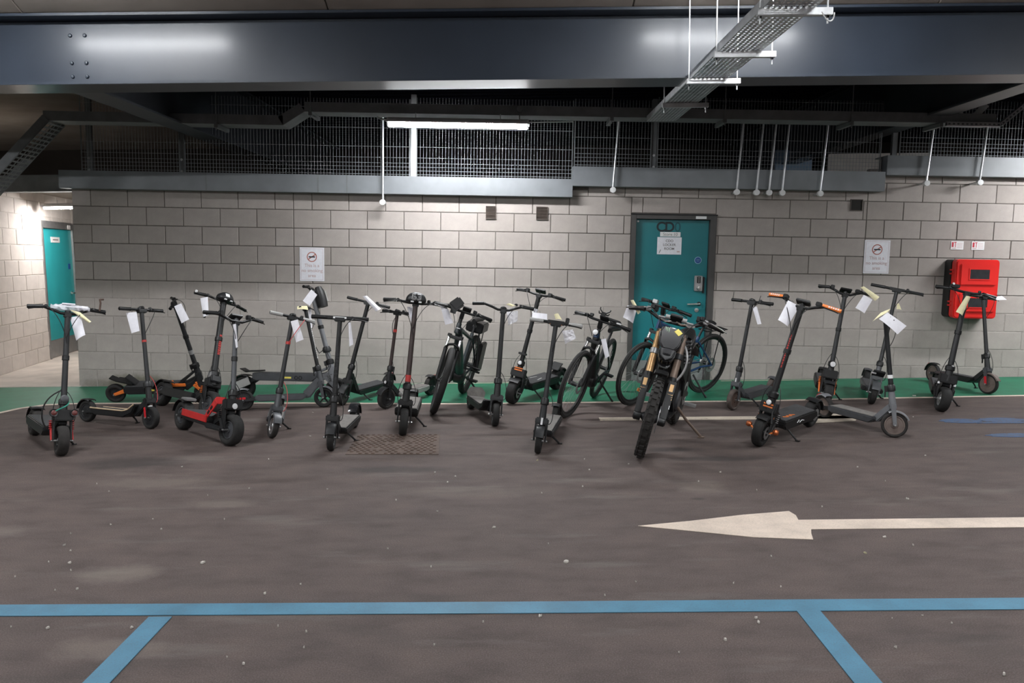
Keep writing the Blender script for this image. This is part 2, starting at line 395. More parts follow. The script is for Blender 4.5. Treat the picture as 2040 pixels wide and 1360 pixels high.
# ---- block walls
blk_cache = {}
def block_mesh(w, h, m, dep=.09, bv=.004):
    key = (round(w, 3), round(h, 3), m)
    if key in blk_cache: return blk_cache[key]
    me = bpy.data.meshes.new('concrete_block'); x, z = w/2, h/2
    vs = [(-x, bv, -z), (x, bv, -z), (x, bv, z), (-x, bv, z), (-x+bv, 0, -z+bv), (x-bv, 0, -z+bv), (x-bv, 0, z-bv), (-x+bv, 0, z-bv),
          (-x, dep, -z), (x, dep, -z), (x, dep, z), (-x, dep, z)]
    fs = [(4, 5, 6, 7), (0, 1, 5, 4), (1, 2, 6, 5), (2, 3, 7, 6), (3, 0, 4, 7), (0, 8, 9, 1), (1, 9, 10, 2), (2, 10, 11, 3), (3, 11, 8, 0)]
    me.from_pydata(vs, [], fs); me.update(); me.materials.append(M[m]); blk_cache[key] = me
    return me
def lay(parent, cells, m, xf, rnd, limit=300, jt=.009):
    # cells: (x0, x1, z0, z1) outer cells of blocks incl. half joints
    rest = MB()
    for i, (x0, x1, z0, z1) in enumerate(cells):
        wd, h = x1-x0-jt, z1-z0-jt
        if wd < .02 or h < .02: continue
        me = block_mesh(wd, h, m); off = rnd.uniform(-.0015, .0025)
        c = V(((x0+x1)/2, off, (z0+z1)/2))
        if i < limit:
            o = bpy.data.objects.new('concrete_block', me); COL.objects.link(o); o.parent = parent; o.matrix_local = xf @ Matrix.Translation(c)
        else:
            mx = xf @ Matrix.Translation(c)
            rest.add([mx @ v.co for v in me.vertices], [tuple(p.vertices) for p in me.polygons])
    if rest.v: rest.build('concrete_blocks', m, parent, smooth=0, kind='stuff')
ZL = [2.097 - .2255*k for k in range(-5, 11)]        # bed joints, top to bottom
XL, XR = -5.453, 9.6
def wtop(x): return 2.40 if x < .70 else (2.56 if x < 4.54 else 2.72)
DX0, DX1, DZ = 1.43, 2.48, 2.125
# backing slab of mortar, with the door opening left free
mbw = MB()
for x0, x1, z0, z1 in ((XL+.004, DX0, -.5, 2.40), (DX0, DX1, DZ, 2.56), (DX1, 4.54, -.5, 2.56), (4.54, XR, -.5, 2.72), (.70, DX0, 2.40, 2.56)):
    mbw.box(x0, x1, D+.007, D+.21, z0, z1)
wall_back = level(mbw.build('wall_back', 'mortar', smooth=0, label='bare grey concrete block wall of the car park', kind='structure'))
# the lower courses are pointed flush
MB().box(XL+.004, DX0, D+.0025, D+.0068, -.5, 1.19).build('flush_pointing', 'pointing', wall_back, smooth=0)
MB().box(DX1, XR, D+.0025, D+.0068, -.5, 1.19).build('flush_pointing', 'pointing', wall_back, smooth=0)
rnd = random.Random(3); cells = []
for r in range(len(ZL)-1):
    z1, z0 = ZL[r], ZL[r+1]
    k = r - 5                                   # row 0 hangs below line A
    offA = (k % 2 == 0)
    if z1 < -.25: continue
    # joints per stretch of wall (left of the movement joint, middle, right of the door, right end)
    js = []
    def stretch(a, b, anchor):
        xs = [a]; n0 = math.ceil((a+.03-anchor)/.4525); x = anchor+n0*.4525
        while x < b-.03: xs.append(x); x += .4525
        xs.append(b)
        return [(xs[i], xs[i+1]) for i in range(len(xs)-1)]
    sh = 0 if offA else .22625
    row = stretch(XL, -2.733, -2.733+sh) + stretch(-2.733, DX0 if z0 < DZ-.1 else 4.329, -2.278+sh)
    if z0 < DZ-.1: row += stretch(DX1, 4.329, 3.87-.22625+sh)
    row += stretch(4.329, XR, 4.777-.22625+sh)
    for x0, x1 in row:
        xm = (x0+x1)/2; t = wtop(xm)
        if z0 > t-.03: continue
        if x0 < .70 < x1 and z0 > 2.35: x0 = .70
        zz1 = min(z1, t)
        if -sin(BETA)*xm + zz1 < .02: continue
        if x1 > DX0+.02 and x0 < DX1-.02 and z0 < DZ < z1:      # course cut over the door head
            for a, b, c_ in ((x0, min(x1, DX0), z0), (max(x0, DX0), min(x1, DX1), 2.134), (max(x0, DX1), x1, z0)):
                if b-a > .04: cells.append((a, b, c_, zz1))
        else: cells.append((x0, x1, z0, zz1))
cells.sort(key=lambda c: c[0] > 6.4)
lay(wall_back, cells, 'block', Matrix.Translation((0, D, 0)), rnd)

# steel channels carrying the mesh along the wall top
def channel(n, x0, x1, z0, z1, label):
    mb = MB(); y0 = D-.15
    mb.box(x0, x1, y0, y0+.012, z0, z1); mb.box(x0, x1, y0+.012, D+.2, z1-.012, z1); mb.box(x0, x1, y0+.012, D+.02, z0, z0+.012)
    mb.box(x0, x0+.01, y0+.012, D+.02, z0+.012, z1-.012); mb.box(x1-.01, x1, y0+.012, D+.02, z0+.012, z1-.012)
    return level(mb.build('trim_%d' % n, 'lintel', bevel=.002, smooth=30, label=label, kind='structure'))
t1 = channel(1, -5.52, .685, 2.300, 2.515, 'long lowest grey steel channel on the wall top beside the fluorescent lamp')
t2 = channel(2, .685, 4.46, 2.435, 2.668, 'grey steel channel one step up, above the teal door')
t3 = channel(3, 4.47, 9.6, 2.632, 2.865, 'highest grey steel channel at the end by the red cabinet')
for x in (-3.75, -2.40, -2.05):                  # joint straps on the long channel
    MB().box(x, x+.018, D-.153, D-.149, 2.302, 2.513).build('joint_strip', 'galv_d', t1, smooth=0)

# ---- main girder and secondary girders (parallel to the deck)
def ibeam(mb, p0, p1, w, zb, zt, tf=.022, tw=.016):
    p0, p1 = V((*p0, 0)), V((*p1, 0)); d = (p1-p0).normalized(); sd = V((-d.y, d.x, 0)); c = (p0+p1)/2; L = (p1-p0).length/2
    ax = (d, sd, (0, 0, 1))
    mb.obox(c+V((0, 0, zb+tf/2)), ax, (L, w/2, tf/2)); mb.obox(c+V((0, 0, zt-tf/2)), ax, (L, w/2, tf/2))
    mb.obox(c+V((0, 0, (zb+zt)/2)), ax, (L, tw/2, (zt-zb)/2-tf)); return mb
gir = ibeam(MB(), (-14, 6.875), (14, 6.875), .35, 3.005, 3.565).build('ceiling_girder', 'girder', bevel=.002, smooth=30, label='glossy dark steel girder spanning the car park', kind='structure')
for x in (-3.62, -3.5):
    for z in (3.10, 3.21, 3.43):
        MB().lathe((x, 6.866, z), (0, -1, 0), [(.016, 0), (.016, .006), (.011, .012), (.0001, .013)], 10, closed=False).build('bolt', 'girder', gir)
for i, x in enumerate((-3.63, 4.58, 12.)):
    ibeam(MB(), (x, 7.06), (x, 16.8), .26, 3.02, 3.80).build('ceiling_beam', 'girder2', bevel=.002, smooth=30, kind='structure', label='secondary dark steel beam running from the girder to the back')
# ceiling: concrete planks towards the camera, metal decking beyond the girder with shade in its colour
ceil = empty('ceiling', 'concrete plank ceiling above the car park', kind='structure')
xs = [-14, -11.3, -8.9, -6.4, -3.9, -1.45, 1.0, 3.45, 5.9, 8.4, 10.9, 14]
for i in range(len(xs)-1):
    MB().box(xs[i]+.004, xs[i+1]-.004, -9, 8.0, 3.82+random.uniform(0, .004), 3.95).build('ceiling_plank', 'soffit', ceil, bevel=.006, smooth=30)
    MB().prism([(6.1, 3.822), (6.69, 3.568), (7.06, 3.568), (7.06, 3.822)], ((xs[i]+xs[i+1])/2, 0, 0), (0, 1, 0), (0, 0, 1), xs[i+1]-xs[i]-.01).build('plank_haunch', 'soffit', ceil, bevel=.004, smooth=30)
MB().box(-14, -3.75, 8.0, 17, 3.823, 3.95).build('ceiling_plank', 'soffit', ceil, smooth=0)
MB().box(-14, 14, -9, 17, 3.95, 4.05).build('ceiling_backing', 'deck_shade', ceil, smooth=0)
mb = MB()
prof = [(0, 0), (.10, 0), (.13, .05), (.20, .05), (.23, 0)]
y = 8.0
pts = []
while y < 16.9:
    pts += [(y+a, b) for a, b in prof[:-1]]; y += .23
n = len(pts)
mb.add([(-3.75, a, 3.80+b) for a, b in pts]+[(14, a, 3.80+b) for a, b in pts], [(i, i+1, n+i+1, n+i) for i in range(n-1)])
mb.build('metal_decking', 'deck_shade', ceil, smooth=0, label='profiled metal decking beyond the girder, shade put into its near-black colour')
# outer shell
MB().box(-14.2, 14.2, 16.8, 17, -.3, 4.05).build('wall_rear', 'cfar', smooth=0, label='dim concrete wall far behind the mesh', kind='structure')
MB().box(-14.2, -14, -9, 17, -.3, 4.05).build('wall_side', 'soffit', smooth=0, label='far side wall of the car park', kind='structure')
MB().box(14, 14.2, -9, 17, -.3, 4.05).build('wall_side', 'soffit', smooth=0, label='other far side wall of the car park', kind='structure')
MB().box(-14.2, 14.2, -9.2, -9, -.3, 4.05).build('wall_front', 'soffit', smooth=0, label='wall behind the viewer', kind='structure')

# ---- corridor: painted block wall with its door
CA = V((-7.054, 10.949, 0)); CD = V((-.170, .985, 0)).normalized(); CN = V((CD.y, -CD.x, 0))   # CN points into the corridor
cm = Matrix(((CD.x, -CN.x, 0, CA.x), (CD.y, -CN.y, 0, CA.y), (0, 0, 1, 0), (0, 0, 0, 1)))
DW0, DW1, DH = 1.80, 2.98+.15, 2.19
mbw = MB(lambda p: cm @ p)
for x0, x1, z0, z1 in ((-2.3, DW0, -.1, 2.75), (DW0, DW1, DH, 2.75), (DW1, 5.6, -.1, 2.75)): mbw.box(x0, x1, .006, .2, z0, z1)
wl = mbw.build('wall_left', 'wmortar', smooth=0, label='pale painted block wall of the lit corridor', kind='structure')
cells = []
for r in range(12):
    z0 = r*.2255+.01; z1 = z0+.2255; x = -2.3-(r % 2)*.22625
    while x < 5.5:
        a, b = max(x, -2.3), min(x+.4525, 5.6)
        if z0 < DH-.05 and b > DW0 and a < DW1:
            if a < DW0-.03: cells.append((a, DW0, z0, z1))
            if b > DW1+.03: cells.append((DW1, b, z0, z1))
        else: cells.append((a, b, z0, z1))
        x += .4525
lay(wl, cells, 'wblock', cm, rnd)
dr = empty('door_2', 'bright teal door in the lit corridor', kind='structure')
xf = lambda p: cm @ p
MB(xf).box(DW0+.035, DW1-.035, .02, .065, .30, DH-.10).build('door_leaf', 'teal_l', dr, bevel=.002)
MB(xf).box(DW0+.035, DW1-.035, .018, .065, .02, .299).build('kick_plate', 'kick', dr, bevel=.002)
f = MB(xf); f.box(DW0-.02, DW0+.033, -.012, .09, 0, DH+.02); f.box(DW1-.033, DW1+.02, -.012, .09, 0, DH+.02); f.box(DW0+.033, DW1-.033, -.012, .09, DH-.095, DH+.02)
f.build('door_frame', 'alu', dr, bevel=.002)
MB(xf).box(2.19, 2.55, .012, .02, 1.87, 1.96).build('name_plate', 'wpl', dr)
MB(xf).box(2.26, 2.48, .0105, .0118, 1.905, 1.925).build('print_mark', 'ink', dr, smooth=0)
h = MB(xf); h.lathe((2.93, .018, 1.02), (0, -1, 0), [(.028, 0), (.028, .012), (.0001, .013)], 16, closed=False); h.tube([(2.93, .01, 1.02), (2.93, -.04, 1.02), (2.80, -.045, 1.02)], .011)
h.build('door_handle', 'steel', dr)
MB(xf).box(2.87, 2.96, .014, .02, 1.43, 1.52).build('door_sticker', 'sign_b', dr)
MB(xf).box(2.86, 2.99, -.02, .0, DH-.09, DH-.02).build('door_closer', 'wpl', dr, bevel=.004)
# downstand and soffit over the corridor
MB().box(-9.5, -5.2, 10.9, 11.1, 2.50, 2.72).build('trim_4', 'galv_d', bevel=.004, label='dull steel downstand over the corridor mouth', kind='structure')
MB().box(-9.5, -4.6, 11.1, 16.8, 2.62, 2.72).build('ceiling_corridor', 'soffit', smooth=0, label='low concrete soffit over the corridor', kind='structure')
MB().box(-5.44, -5.24, 10.22, 16.8, 0, 2.62).build('wall_corridor', 'wblock', smooth=0, label='inner wall of the corridor behind the block wall', kind='structure')

# ---- main door
dr = level(empty('door_1', 'dark teal locker room door with lettering and keypad', kind='structure'))
y = D+.05
MB().box(1.497, 2.402, y, y+.045, .30, 2.058).build('door_leaf', 'teal', dr, bevel=.002)
MB().box(1.497, 2.402, y-.002, y+.045, .03, .298).build('kick_plate', 'kick', dr, bevel=.001)
f = MB(); f.box(DX0, 1.492, D-.012, D+.13, -.1, 2.118); f.box(2.407, DX1, D-.012, D+.13, -.1, 2.118); f.box(1.492, 2.407, D-.012, D+.13, 2.063, 2.118)
f.build('door_frame', 'frame', dr, bevel=.003)
MB().box(DX0-.01, DX1+.01, D-.02, D-.008, 2.112, 2.128).build('door_trim', 'matt', dr)
X, Z = V((1, 0, 0)), V((0, 0, 1))
text_mb('C', .165, (1.807, y-.0005, 1.915), X, Z, bold=.004).build('lettering', 'inkd', dr, smooth=0)
text_mb('D', .165, (1.915, y-.0005, 1.915), X, Z, bold=.004).build('lettering', 'inkd', dr, smooth=0)
text_mb('0', .165, (2.015, y-.0005, 1.915), X, Z).build('lettering', 'teal_ink', dr, smooth=0)
MB().lathe((2.283, y-.001, 1.566), (0, -1, 0), [(.044, 0), (.044, .002), (.0001, .0021)], 28, closed=False).build('safety_disc', 'pale_b', dr)
MB().lathe((2.283, y-.003, 1.566), (0, -1, 0), [(.037, 0), (.037, .001), (.0001, .0011)], 28, closed=False).build('safety_disc', 'sign_b', dr)
MB().box(2.262, 2.304, y-.0062, y-.0045, 1.573, 1.577).build('safety_print', 'pale_b', dr, smooth=0)
MB().box(2.262, 2.304, y-.0062, y-.0045, 1.556, 1.560).build('safety_print', 'pale_b', dr, smooth=0)
kp = MB().box(2.245, 2.345, y-.035, y, 1.185, 1.375).build('keypad_lock', 'alu', dr, bevel=.006)
MB().box(2.275, 2.318, y-.04, y-.034, 1.285, 1.365).build('keypad', 'black', kp, bevel=.002)
for i in range(4):
    MB().box(2.289, 2.304, y-.044, y-.0395, 1.293+i*.018, 1.304+i*.018).build('key_button', 'alu', kp)
MB().lathe((2.297, y-.034, 1.225), (0, -1, 0), [(.026, 0), (.028, .02), (.022, .035), (.0001, .037)], 20, closed=False).build('lock_knob', 'steel', kp)
MB().box(2.348, 2.372, y-.02, y, 1.16, 1.36).build('lock_strike', 'black', dr, bevel=.003)
h = MB(); h.lathe((2.315, y, 1.025), (0, -1, 0), [(.026, 0), (.026, .012), (.0001, .013)], 20, closed=False); h.build('handle_rose', 'black', dr)
MB().tube([(2.315, y-.012, 1.025), (2.315, y-.045, 1.025), (2.30, y-.055, 1.025), (2.16, y-.055, 1.018)], .011, 10).build('door_handle', 'steel', dr)
MB().lathe((2.29, y, .945), (0, -1, 0), [(.026, 0), (.026, .010), (.012, .011), (.012, .014), (.0001, .015)], 20, closed=False).build('key_cylinder', 'steel', dr)
MB().lathe((1.522, y, 2.033), (0, -1, 0), [(.012, 0), (.012, .006), (.0001, .007)], 12, closed=False).build('door_dot', 'wpl', dr)
MB().box(2.222, 2.352, D-.02, D-.0125, 2.072, 2.104).build('frame_label', 'wpl', dr)
# notices taped to the door
p = level(MB().box(1.80, 2.052, y-.006, y-.002, 1.852, 1.908).build('door_plate', 'wpl', label='small white name plate reading Store 10 on the teal door', cat='sign'))
text_mb('Store 10', .052, (1.926, y-.0065, 1.863), X, Z).build('lettering', 'ink', p, smooth=0)
p = level(MB().box(1.768, 2.07, y-.004, y-.0015, 1.632, 1.845).build('paper_notice', 'paper', label='white paper notice CDO LOCKER ROOM on the teal door', cat='notice'))
for i, t in enumerate(('CDO', 'LOCKER', 'ROOM')):
    text_mb(t, .042, (1.919, y-.0045, 1.785-.048*i), X, Z, bold=.0008).build('lettering', 'ink', p, smooth=0)
MB().beam((1.795, y-.0045, 1.648), (1.812, y-.0045, 1.69), .001, .008).build('print_mark', 'ink', p, smooth=0)
MB().box(2.015, 2.05, y-.005, y-.004, 1.66, 1.675).build('print_mark', 'pinkink', p, smooth=0)

# ---- wall furniture
def louvre(x0, x1, z0, z1, label):
    t = level(empty('wall_vent', label, 'vent'))
    f = MB(); b = .008
    f.box(x0, x0+b, D-.022, D, z0, z1); f.box(x1-b, x1, D-.022, D, z0, z1); f.box(x0+b, x1-b, D-.022, D, z0, z0+b); f.box(x0+b, x1-b, D-.022, D, z1-b, z1)
    f.build('vent_frame', 'vent', t)
    MB().box(x0+b, x1-b, D-.006, D-.001, z0+b, z1-b).build('vent_back', 'dark', t)
    n = 8
    for i in range(n):
        z = z0+b+(z1-z0-2*b)*(i+.5)/n
        MB().obox(((x0+x1)/2, D-.013, z), (X, V((0, .8, .6)), V((0, -.6, .8))), ((x1-x0)/2-b, .008, .0015)).build('slat', 'vent', t, smooth=0)
louvre(-.365, -.237, 2.028, 2.185, 'brown louvred wall vent next to the lamp conduit side')
louvre(.255, .398, 2.028, 2.188, 'brown louvred wall vent next to the stepped steel channel')
t = level(MB().box(4.116, 4.268, D-.004, D+.0, 2.205, 2.345).build('vent_opening', 'dark', label='plain dark square vent near the no smoking sign', cat='vent'))
f = MB(); 
for a in (4.116, 4.26): f.box(a, a+.008, D-.012, D-.004, 2.205, 2.345)
for a in (2.205, 2.337): f.box(4.124, 4.26, D-.012, D-.004, a, a+.008)
f.build('vent_frame', 'vent', t)

def nosmoke(x0, x1, z0, z1, label, tilt=0.):
    t = level(MB().box(x0, x1, D-.006, D-.002, z0, z1).build('no_smoking_sign', 'paper', label=label, cat='sign'))
    xm = (x0+x1)/2; w = x1-x0; h = z1-z0; yy = D-.0065
    b = MB()
    for q in ((x0+.015, x1-.015, z0+.015, z0+.018), (x0+.015, x1-.015, z1-.018, z1-.015), (x0+.015, x0+.018, z0+.018, z1-.018), (x1-.018, x1-.015, z0+.018, z1-.018)):
        b.box(q[0], q[1], yy-.0003, yy, q[2], q[3])
    b.build('border_print', 'pinkink', t, smooth=0)
    c = (xm, yy, z1-h*.28)
    MB().disc(c, (0, 1, 0), w*.205, .001, 32, w*.170).build('prohibition_ring', 'redink', t, smooth=0)
    MB().obox(V(c), (V((.7, 0, .5)).normalized(), V((0, 1, 0)), V((-.5, 0, .7)).normalized()), (w*.185, .0005, .006)).build('prohibition_bar', 'redink', t, smooth=0)
    MB().obox(V(c)+V((0, -.0008, 0)), (X, V((0, 1, 0)), Z), (w*.13, .0004, .008)).build('cigarette_print', 'inkd', t, smooth=0)
    for i, s in enumerate(('This is a', 'no smoking', 'area')):
        text_mb(s, .056, (xm, yy, z1-h*(.58+.15*i)), X, Z, bold=.0006).build('lettering', 'pinkink', t, smooth=0)
nosmoke(-2.66, -2.357, 1.226, 1.640, 'paper no smoking notice between the two wall joints over the scooters')
nosmoke(4.325, 4.640, 1.442, 1.852, 'paper no smoking notice beside the square vent opening and red cabinet')
for x, l in ((5.39, 'small white fire point sign beside the other, towards the no smoking notice'), (5.648, 'small white fire point sign beside the other, above the middle of the red cabinet')):
    t = level(MB().box(x, x+.157, D-.006, D-.002, 1.754, 1.857).build('fire_sign', 'wpl', label=l, cat='sign'))
    MB().box(x+.010, x+.034, D-.0068, D-.006, 1.785, 1.845).build('flame_print', 'sign_r', t, smooth=0)
    MB().prism([(0, 0), (.008, 0), (.008, .055), (.016, .055), (.016, .064), (-.012, .064), (-.012, .052), (0, .055)], (x+.052, D-.0064, 1.783), X, Z, .0008).build('extinguisher_print', 'sign_r', t, smooth=0)
    MB().box(x+.010, x+.062, D-.0068, D-.006, 1.766, 1.776).build('caption_print', 'pinkink', t, smooth=0)
    for i in range(4): MB().box(x+.078, x+.142, D-.0068, D-.006, 1.776+i*.018, 1.781+i*.018).build('caption_print', 'pinkink', t, smooth=0)

# red fire-extinguisher cabinet, black back shell and red lid
t = level(empty('extinguisher_cabinet', 'red fire extinguisher cabinet with two dark windows and black back', 'cabinet'))
def rrect(x0, x1, z0, z1, r, n=5):
    P = []
    for cx, cz, a in ((x1-r, z1-r, 0), (x0+r, z1-r, 90), (x0+r, z0+r, 180), (x1-r, z0+r, 270)):
        for i in range(n+1):
            q = radians(a+90*i/n); P.append((cx+r*cos(q), cz+r*sin(q)))
    return P
cx0, cx1, cz0, cz1 = 5.335, 5.865, .925, 1.632
MB().prism(rrect(cx0, cx1, cz0, cz1, .04), (0, D-.075, 0), X, Z, .15).build('back_shell', 'cabblack', t, bevel=.004)
lid = MB().prism(rrect(cx0+.005, cx1+.002, cz0-.004, cz1+.004, .045), (0, D-.205, 0), X, Z, .11).build('lid', 'cabred', t, bevel=.014)
def ring(x0, x1, z0, z1, w, y0, y1, m, name, par):
    mb = MB(); a = rrect(x0, x1, z0, z1, .03, 3); b = rrect(x0+w, x1-w, z0+w, z1-w, .02, 3); n = len(a)
    mb.add([(p[0], y0, p[1]) for p in a]+[(p[0], y1, p[1]) for p in b]+[(p[0], y0, p[1]) for p in b], [(i, (i+1) % n, n+(i+1) % n, n+i) for i in range(n)]+[(n+i, n+(i+1) % n, 2*n+(i+1) % n, 2*n+i) for i in range(n)])
    return mb.build(name, m, par)
MB().prism(rrect(cx0+.055, cx1-.035, 1.325, 1.585, .02), (0, D-.265, 0), X, Z, .026).build('lid_panel', 'cabred', lid, bevel=.008)
MB().prism(rrect(cx0+.055, cx1-.035, 1.00, 1.225, .02), (0, D-.265, 0), X, Z, .026).build('lid_panel', 'cabred', lid, bevel=.008)
for z0, z1 in ((1.40, 1.515), (1.06, 1.17)):
    w_ = MB().box(cx0+.165, cx0+.40, D-.283, D-.276, z0, z1).build('window', 'pane', lid)
    f = MB(); q = (cx0+.153, cx0+.412, z0-.012, z1+.012)
    f.box(q[0], q[1], D-.284, D-.277, q[2], z0); f.box(q[0], q[1], D-.284, D-.277, z1, q[3]); f.box(q[0], cx0+.165, D-.284, D-.277, z0, z1); f.box(cx0+.40, q[1], D-.284, D-.277, z0, z1)
    f.build('window_frame', 'cabred', w_, smooth=0)
for z in (1.46, 1.505, 1.075, 1.12):
    MB().box(cx0-.006, cx0+.05, D-.20, D-.13, z-.009, z+.009).build('hinge', 'cabred', t, bevel=.003)
for z in (1.47, 1.09):
    MB().box(cx1-.01, cx1+.014, D-.19, D-.13, z-.02, z+.02).build('latch', 'cabblack', t, bevel=.004)

# ---- conduits dropping to the wall
def conduit(x, z0, ztop, lean, label, ytop=8.95):
    t = level(empty('conduit', label, 'conduit', group='conduits along the wall top'))
    yb = D-.20
    MB().tube([(x, yb, z0), (x+lean*.5, yb, (z0+ztop)/2), (x+lean, yb, ztop)], .0125, 8).build('pipe', 'galv', t)
    MB().lathe((x, yb-.03, z0-.02), (0, 1, 0), [(.0001, -.002), (.034, 0), (.034, .05), (.028, .06), (.0001, .061)], 18, closed=False).build('junction_box', 'wpl', t)
    MB().tube([(x, yb+.02, z0-.02), (x, D+.0, z0-.02)], .012, 8).build('entry_pipe', 'galv', t)
cl = ['steel conduit dropping beside the fluorescent lamp to a round box', 'steel conduit dropping to a round box next to the stepped channel',
      'steel conduit with round box, nearest the teal door of the row of four', 'steel conduit with round box, second from the teal door', 'steel conduit with round box, third from the teal door',
      'steel conduit with round box, fourth from the teal door', 'lone steel conduit with round box near the square vent', 'steel conduit with round box above the fire signs, towards the no smoking notice', 'steel conduit with round box above the red cabinet']
for (x, z, ln), l in zip(((-1.60, 2.215, 0.0), (1.165, 2.41, .04), (2.655, 2.41, .04), (2.893, 2.41, .04), (3.045, 2.41, .04), (3.202, 2.41, .04), (3.66, 2.41, .045), (4.93, 2.555, .04), (5.57, 2.575, .04)), cl):
    conduit(x, z, 3.30, ln*1.3, l)

# ================================================================== CEILING SERVICES
# wire mesh infill above the channels
def mesh_panel(x0, x1, zb, zt, label, hz):
    t = level(empty('wire_fence', label, 'wire fence', group='wire mesh panels above the wall'))
    mb = MB(); yy = D-.03; r = .0016
    x = x0+.01
    while x < x1-.005:
        mb.beam((x, yy, zb), (x, yy, zt), 2*r, 2*r, side=(1, 0, 0)); x += .0385
    mb.build('vertical_wires', 'wire', t, smooth=0, kind='stuff')
    for h in hz:
        if zb+h < zt: MB().beam((x0, yy-.003, zb+h), (x1, yy-.003, zb+h), 2*r, 2*r).build('cross_wire', 'wire', t, smooth=0)
    for a in (x0, x1-.012): MB().box(a, a+.012, yy-.005, yy+.005, zb, zt).build('edge_bar', 'galv_d', t, smooth=0)
hz = (.03, .075, .12, .165, .23, .36, .58, .82, 1.04)
mesh_panel(-5.3, -4.10, 2.515, 3.44, 'wire mesh panel at the free end of the wall over the corridor corner', hz)
mesh_panel(-4.05, -1.29, 2.515, 3.44, 'wire mesh panel between the dark posts beside the bent cable tray', hz)
mesh_panel(-1.22, .685, 2.515, 3.46, 'brightly lit wire mesh panel behind the fluorescent lamp', hz)
mesh_panel(.70, 1.64, 2.668, 3.48, 'wire mesh panel above the door side of the stepped channel', hz)
mesh_panel(1.71, 4.44, 2.668, 3.52, 'dark wire mesh panel behind the row of four conduits', hz)
mesh_panel(4.66, 9.4, 2.865, 3.54, 'wire mesh panel above the highest channel and red cabinet', hz)
posts = [(-5.21, 2.515, 3.50, 'galv_d', 'dark post at the free end of the mesh'), (-4.08, 2.515, 3.50, 'galv_d', 'dark post between the first mesh panels'), (-1.255, 2.515, 3.50, 'galv', 'bright post behind the fluorescent lamp'),
         (1.675, 2.668, 3.50, 'galv_d', 'dark post over the teal door'), (4.61, 2.70, 3.55, 'galv_d', 'dark post at the second channel step')]
for x, z0, z1, m, l in posts:
    t = level(MB().box(x-.032, x+.032, D-.02, D+.03, z0, z1).build('mesh_post', m, bevel=.003, label=l, cat='post'))
    MB().lathe((x, D-.02, z0+.16), (0, -1, 0), [(.016, 0), (.016, .012), (.0001, .013)], 6, closed=False).build('bolt', 'galv', t)
    MB().lathe((x, D-.02, z0+.02), (0, -1, 0), [(.016, 0), (.016, .012), (.0001, .013)], 6, closed=False).build('bolt', 'galv', t)

# cable tray running along the wall
def tray_run(name, pts, w, h, m, label, slots=True):
    # pts: polyline of the tray floor centre in (x, z) at depth yc; side flanges on both edges
    t = level(empty(name, label, 'cable tray')); yc = 8.9
    for i in range(len(pts)-1):
        a, b = V((pts[i][0], yc, pts[i][1])), V((pts[i+1][0], yc, pts[i+1][1])); d = (b-a).normalized(); up = V((-d.z, 0, d.x)); up = up if up.z > 0 else -up
        MB().beam(a, b, w, .004, side=(0, 1, 0)).build('tray_floor', m, t, smooth=0)
        for s in (-1, 1):
            o = V((0, s*w/2, 0)); c = (a+b)/2+o+up*h/2
            MB().obox(c, (d, V((0, 1, 0)), up), ((b-a).length/2, .002, h/2)).build('tray_side', m, t, smooth=0)
    return t
run = tray_run('cable_tray', [(-5.05, 2.93), (-2.50, 2.925), (-2.27, 3.07), (5.10, 3.075)], .28, .10, 'galv_d', 'dull steel cable tray running level along the wall above the mesh')
for x, z in ((-3.2, 2.925), (-2.2, 3.07), (1.0, 3.07), (2.2, 3.07), (3.55, 3.07), (4.5, 3.07)):
    MB().box(x-.02, x+.02, 8.72, 9.08, z-.045, z-.004).build('tray_bracket', 'galv_d', run, bevel=.002)
    MB().tube([(x, 8.735, z-.07), (x, 8.735, 3.84)], .005, 6).build('hanger_rod', 'galv_d', run)
# slotted tray falling away at the corridor corner
t = level(empty('cable_tray', 'slotted cable tray sloping down at the corridor corner', 'cable tray'))
a, b = V((-4.98, 8.9, 2.92)), V((-5.85, 8.9, 2.03)); d = (b-a).normalized(); up = V((d.z, 0, -d.x)); up = up if up.z > 0 else -up
for yo in (-.15, -.075, 0, .075, .15):
    MB().obox((a+b)/2+V((0, yo, 0)), (d, V((0, 1, 0)), up), ((b-a).length/2, .007, .002)).build('tray_strip', 'galv_d', t, smooth=0)
n = 22
for i in range(n):
    MB().obox(a+(b-a)*(i+.5)/n, (d, V((0, 1, 0)), up), (.010, .15, .0025)).build('tray_rung', 'galv_d', t, smooth=0)
for yo in (-.155, .155):
    MB().obox((a+b)/2+V((0, yo, 0))+up*.045, (d, V((0, 1, 0)), up), ((b-a).length/2, .002, .05)).build('tray_side', 'galv_d', t, smooth=0)

# perforated tray hung from the ceiling, running away from the viewer
t = empty('cable_tray', 'perforated bright steel cable tray hung from the ceiling on rods', 'cable tray')
def perf(mb, o, A, B, na, nb, fa=.52, fb=.42):
    # sheet of na x nb cells, each with a real slot through it
    o, A, B = vec(o), vec(A), vec(B); vs = []; fs = []
    for i in range(na):
        for j in range(nb):
            c = o+A*((i+.5)/na)+B*((j+.5)/nb)
            if (i % 2): pass
            a, b = A/na/2, B/nb/2; k = len(vs)
            vs += [c-a-b, c+a-b, c+a+b, c-a+b, c-a*fa-b*fb, c+a*fa-b*fb, c+a*fa+b*fb, c-a*fa+b*fb]
            fs += [(k, k+1, k+5, k+4), (k+1, k+2, k+6, k+5), (k+2, k+3, k+7, k+6), (k+3, k, k+4, k+7)]
    return mb.add(vs, fs)
ty0, ty1, tx0, tx1, tz = 3.2, 8.72, 1.455, 1.755, 2.985
perf(MB(), (tx0, ty0, tz), (0, ty1-ty0, 0), (tx1-tx0, 0, 0), 132, 9).build('perforated_floor', 'galv', t, smooth=0)
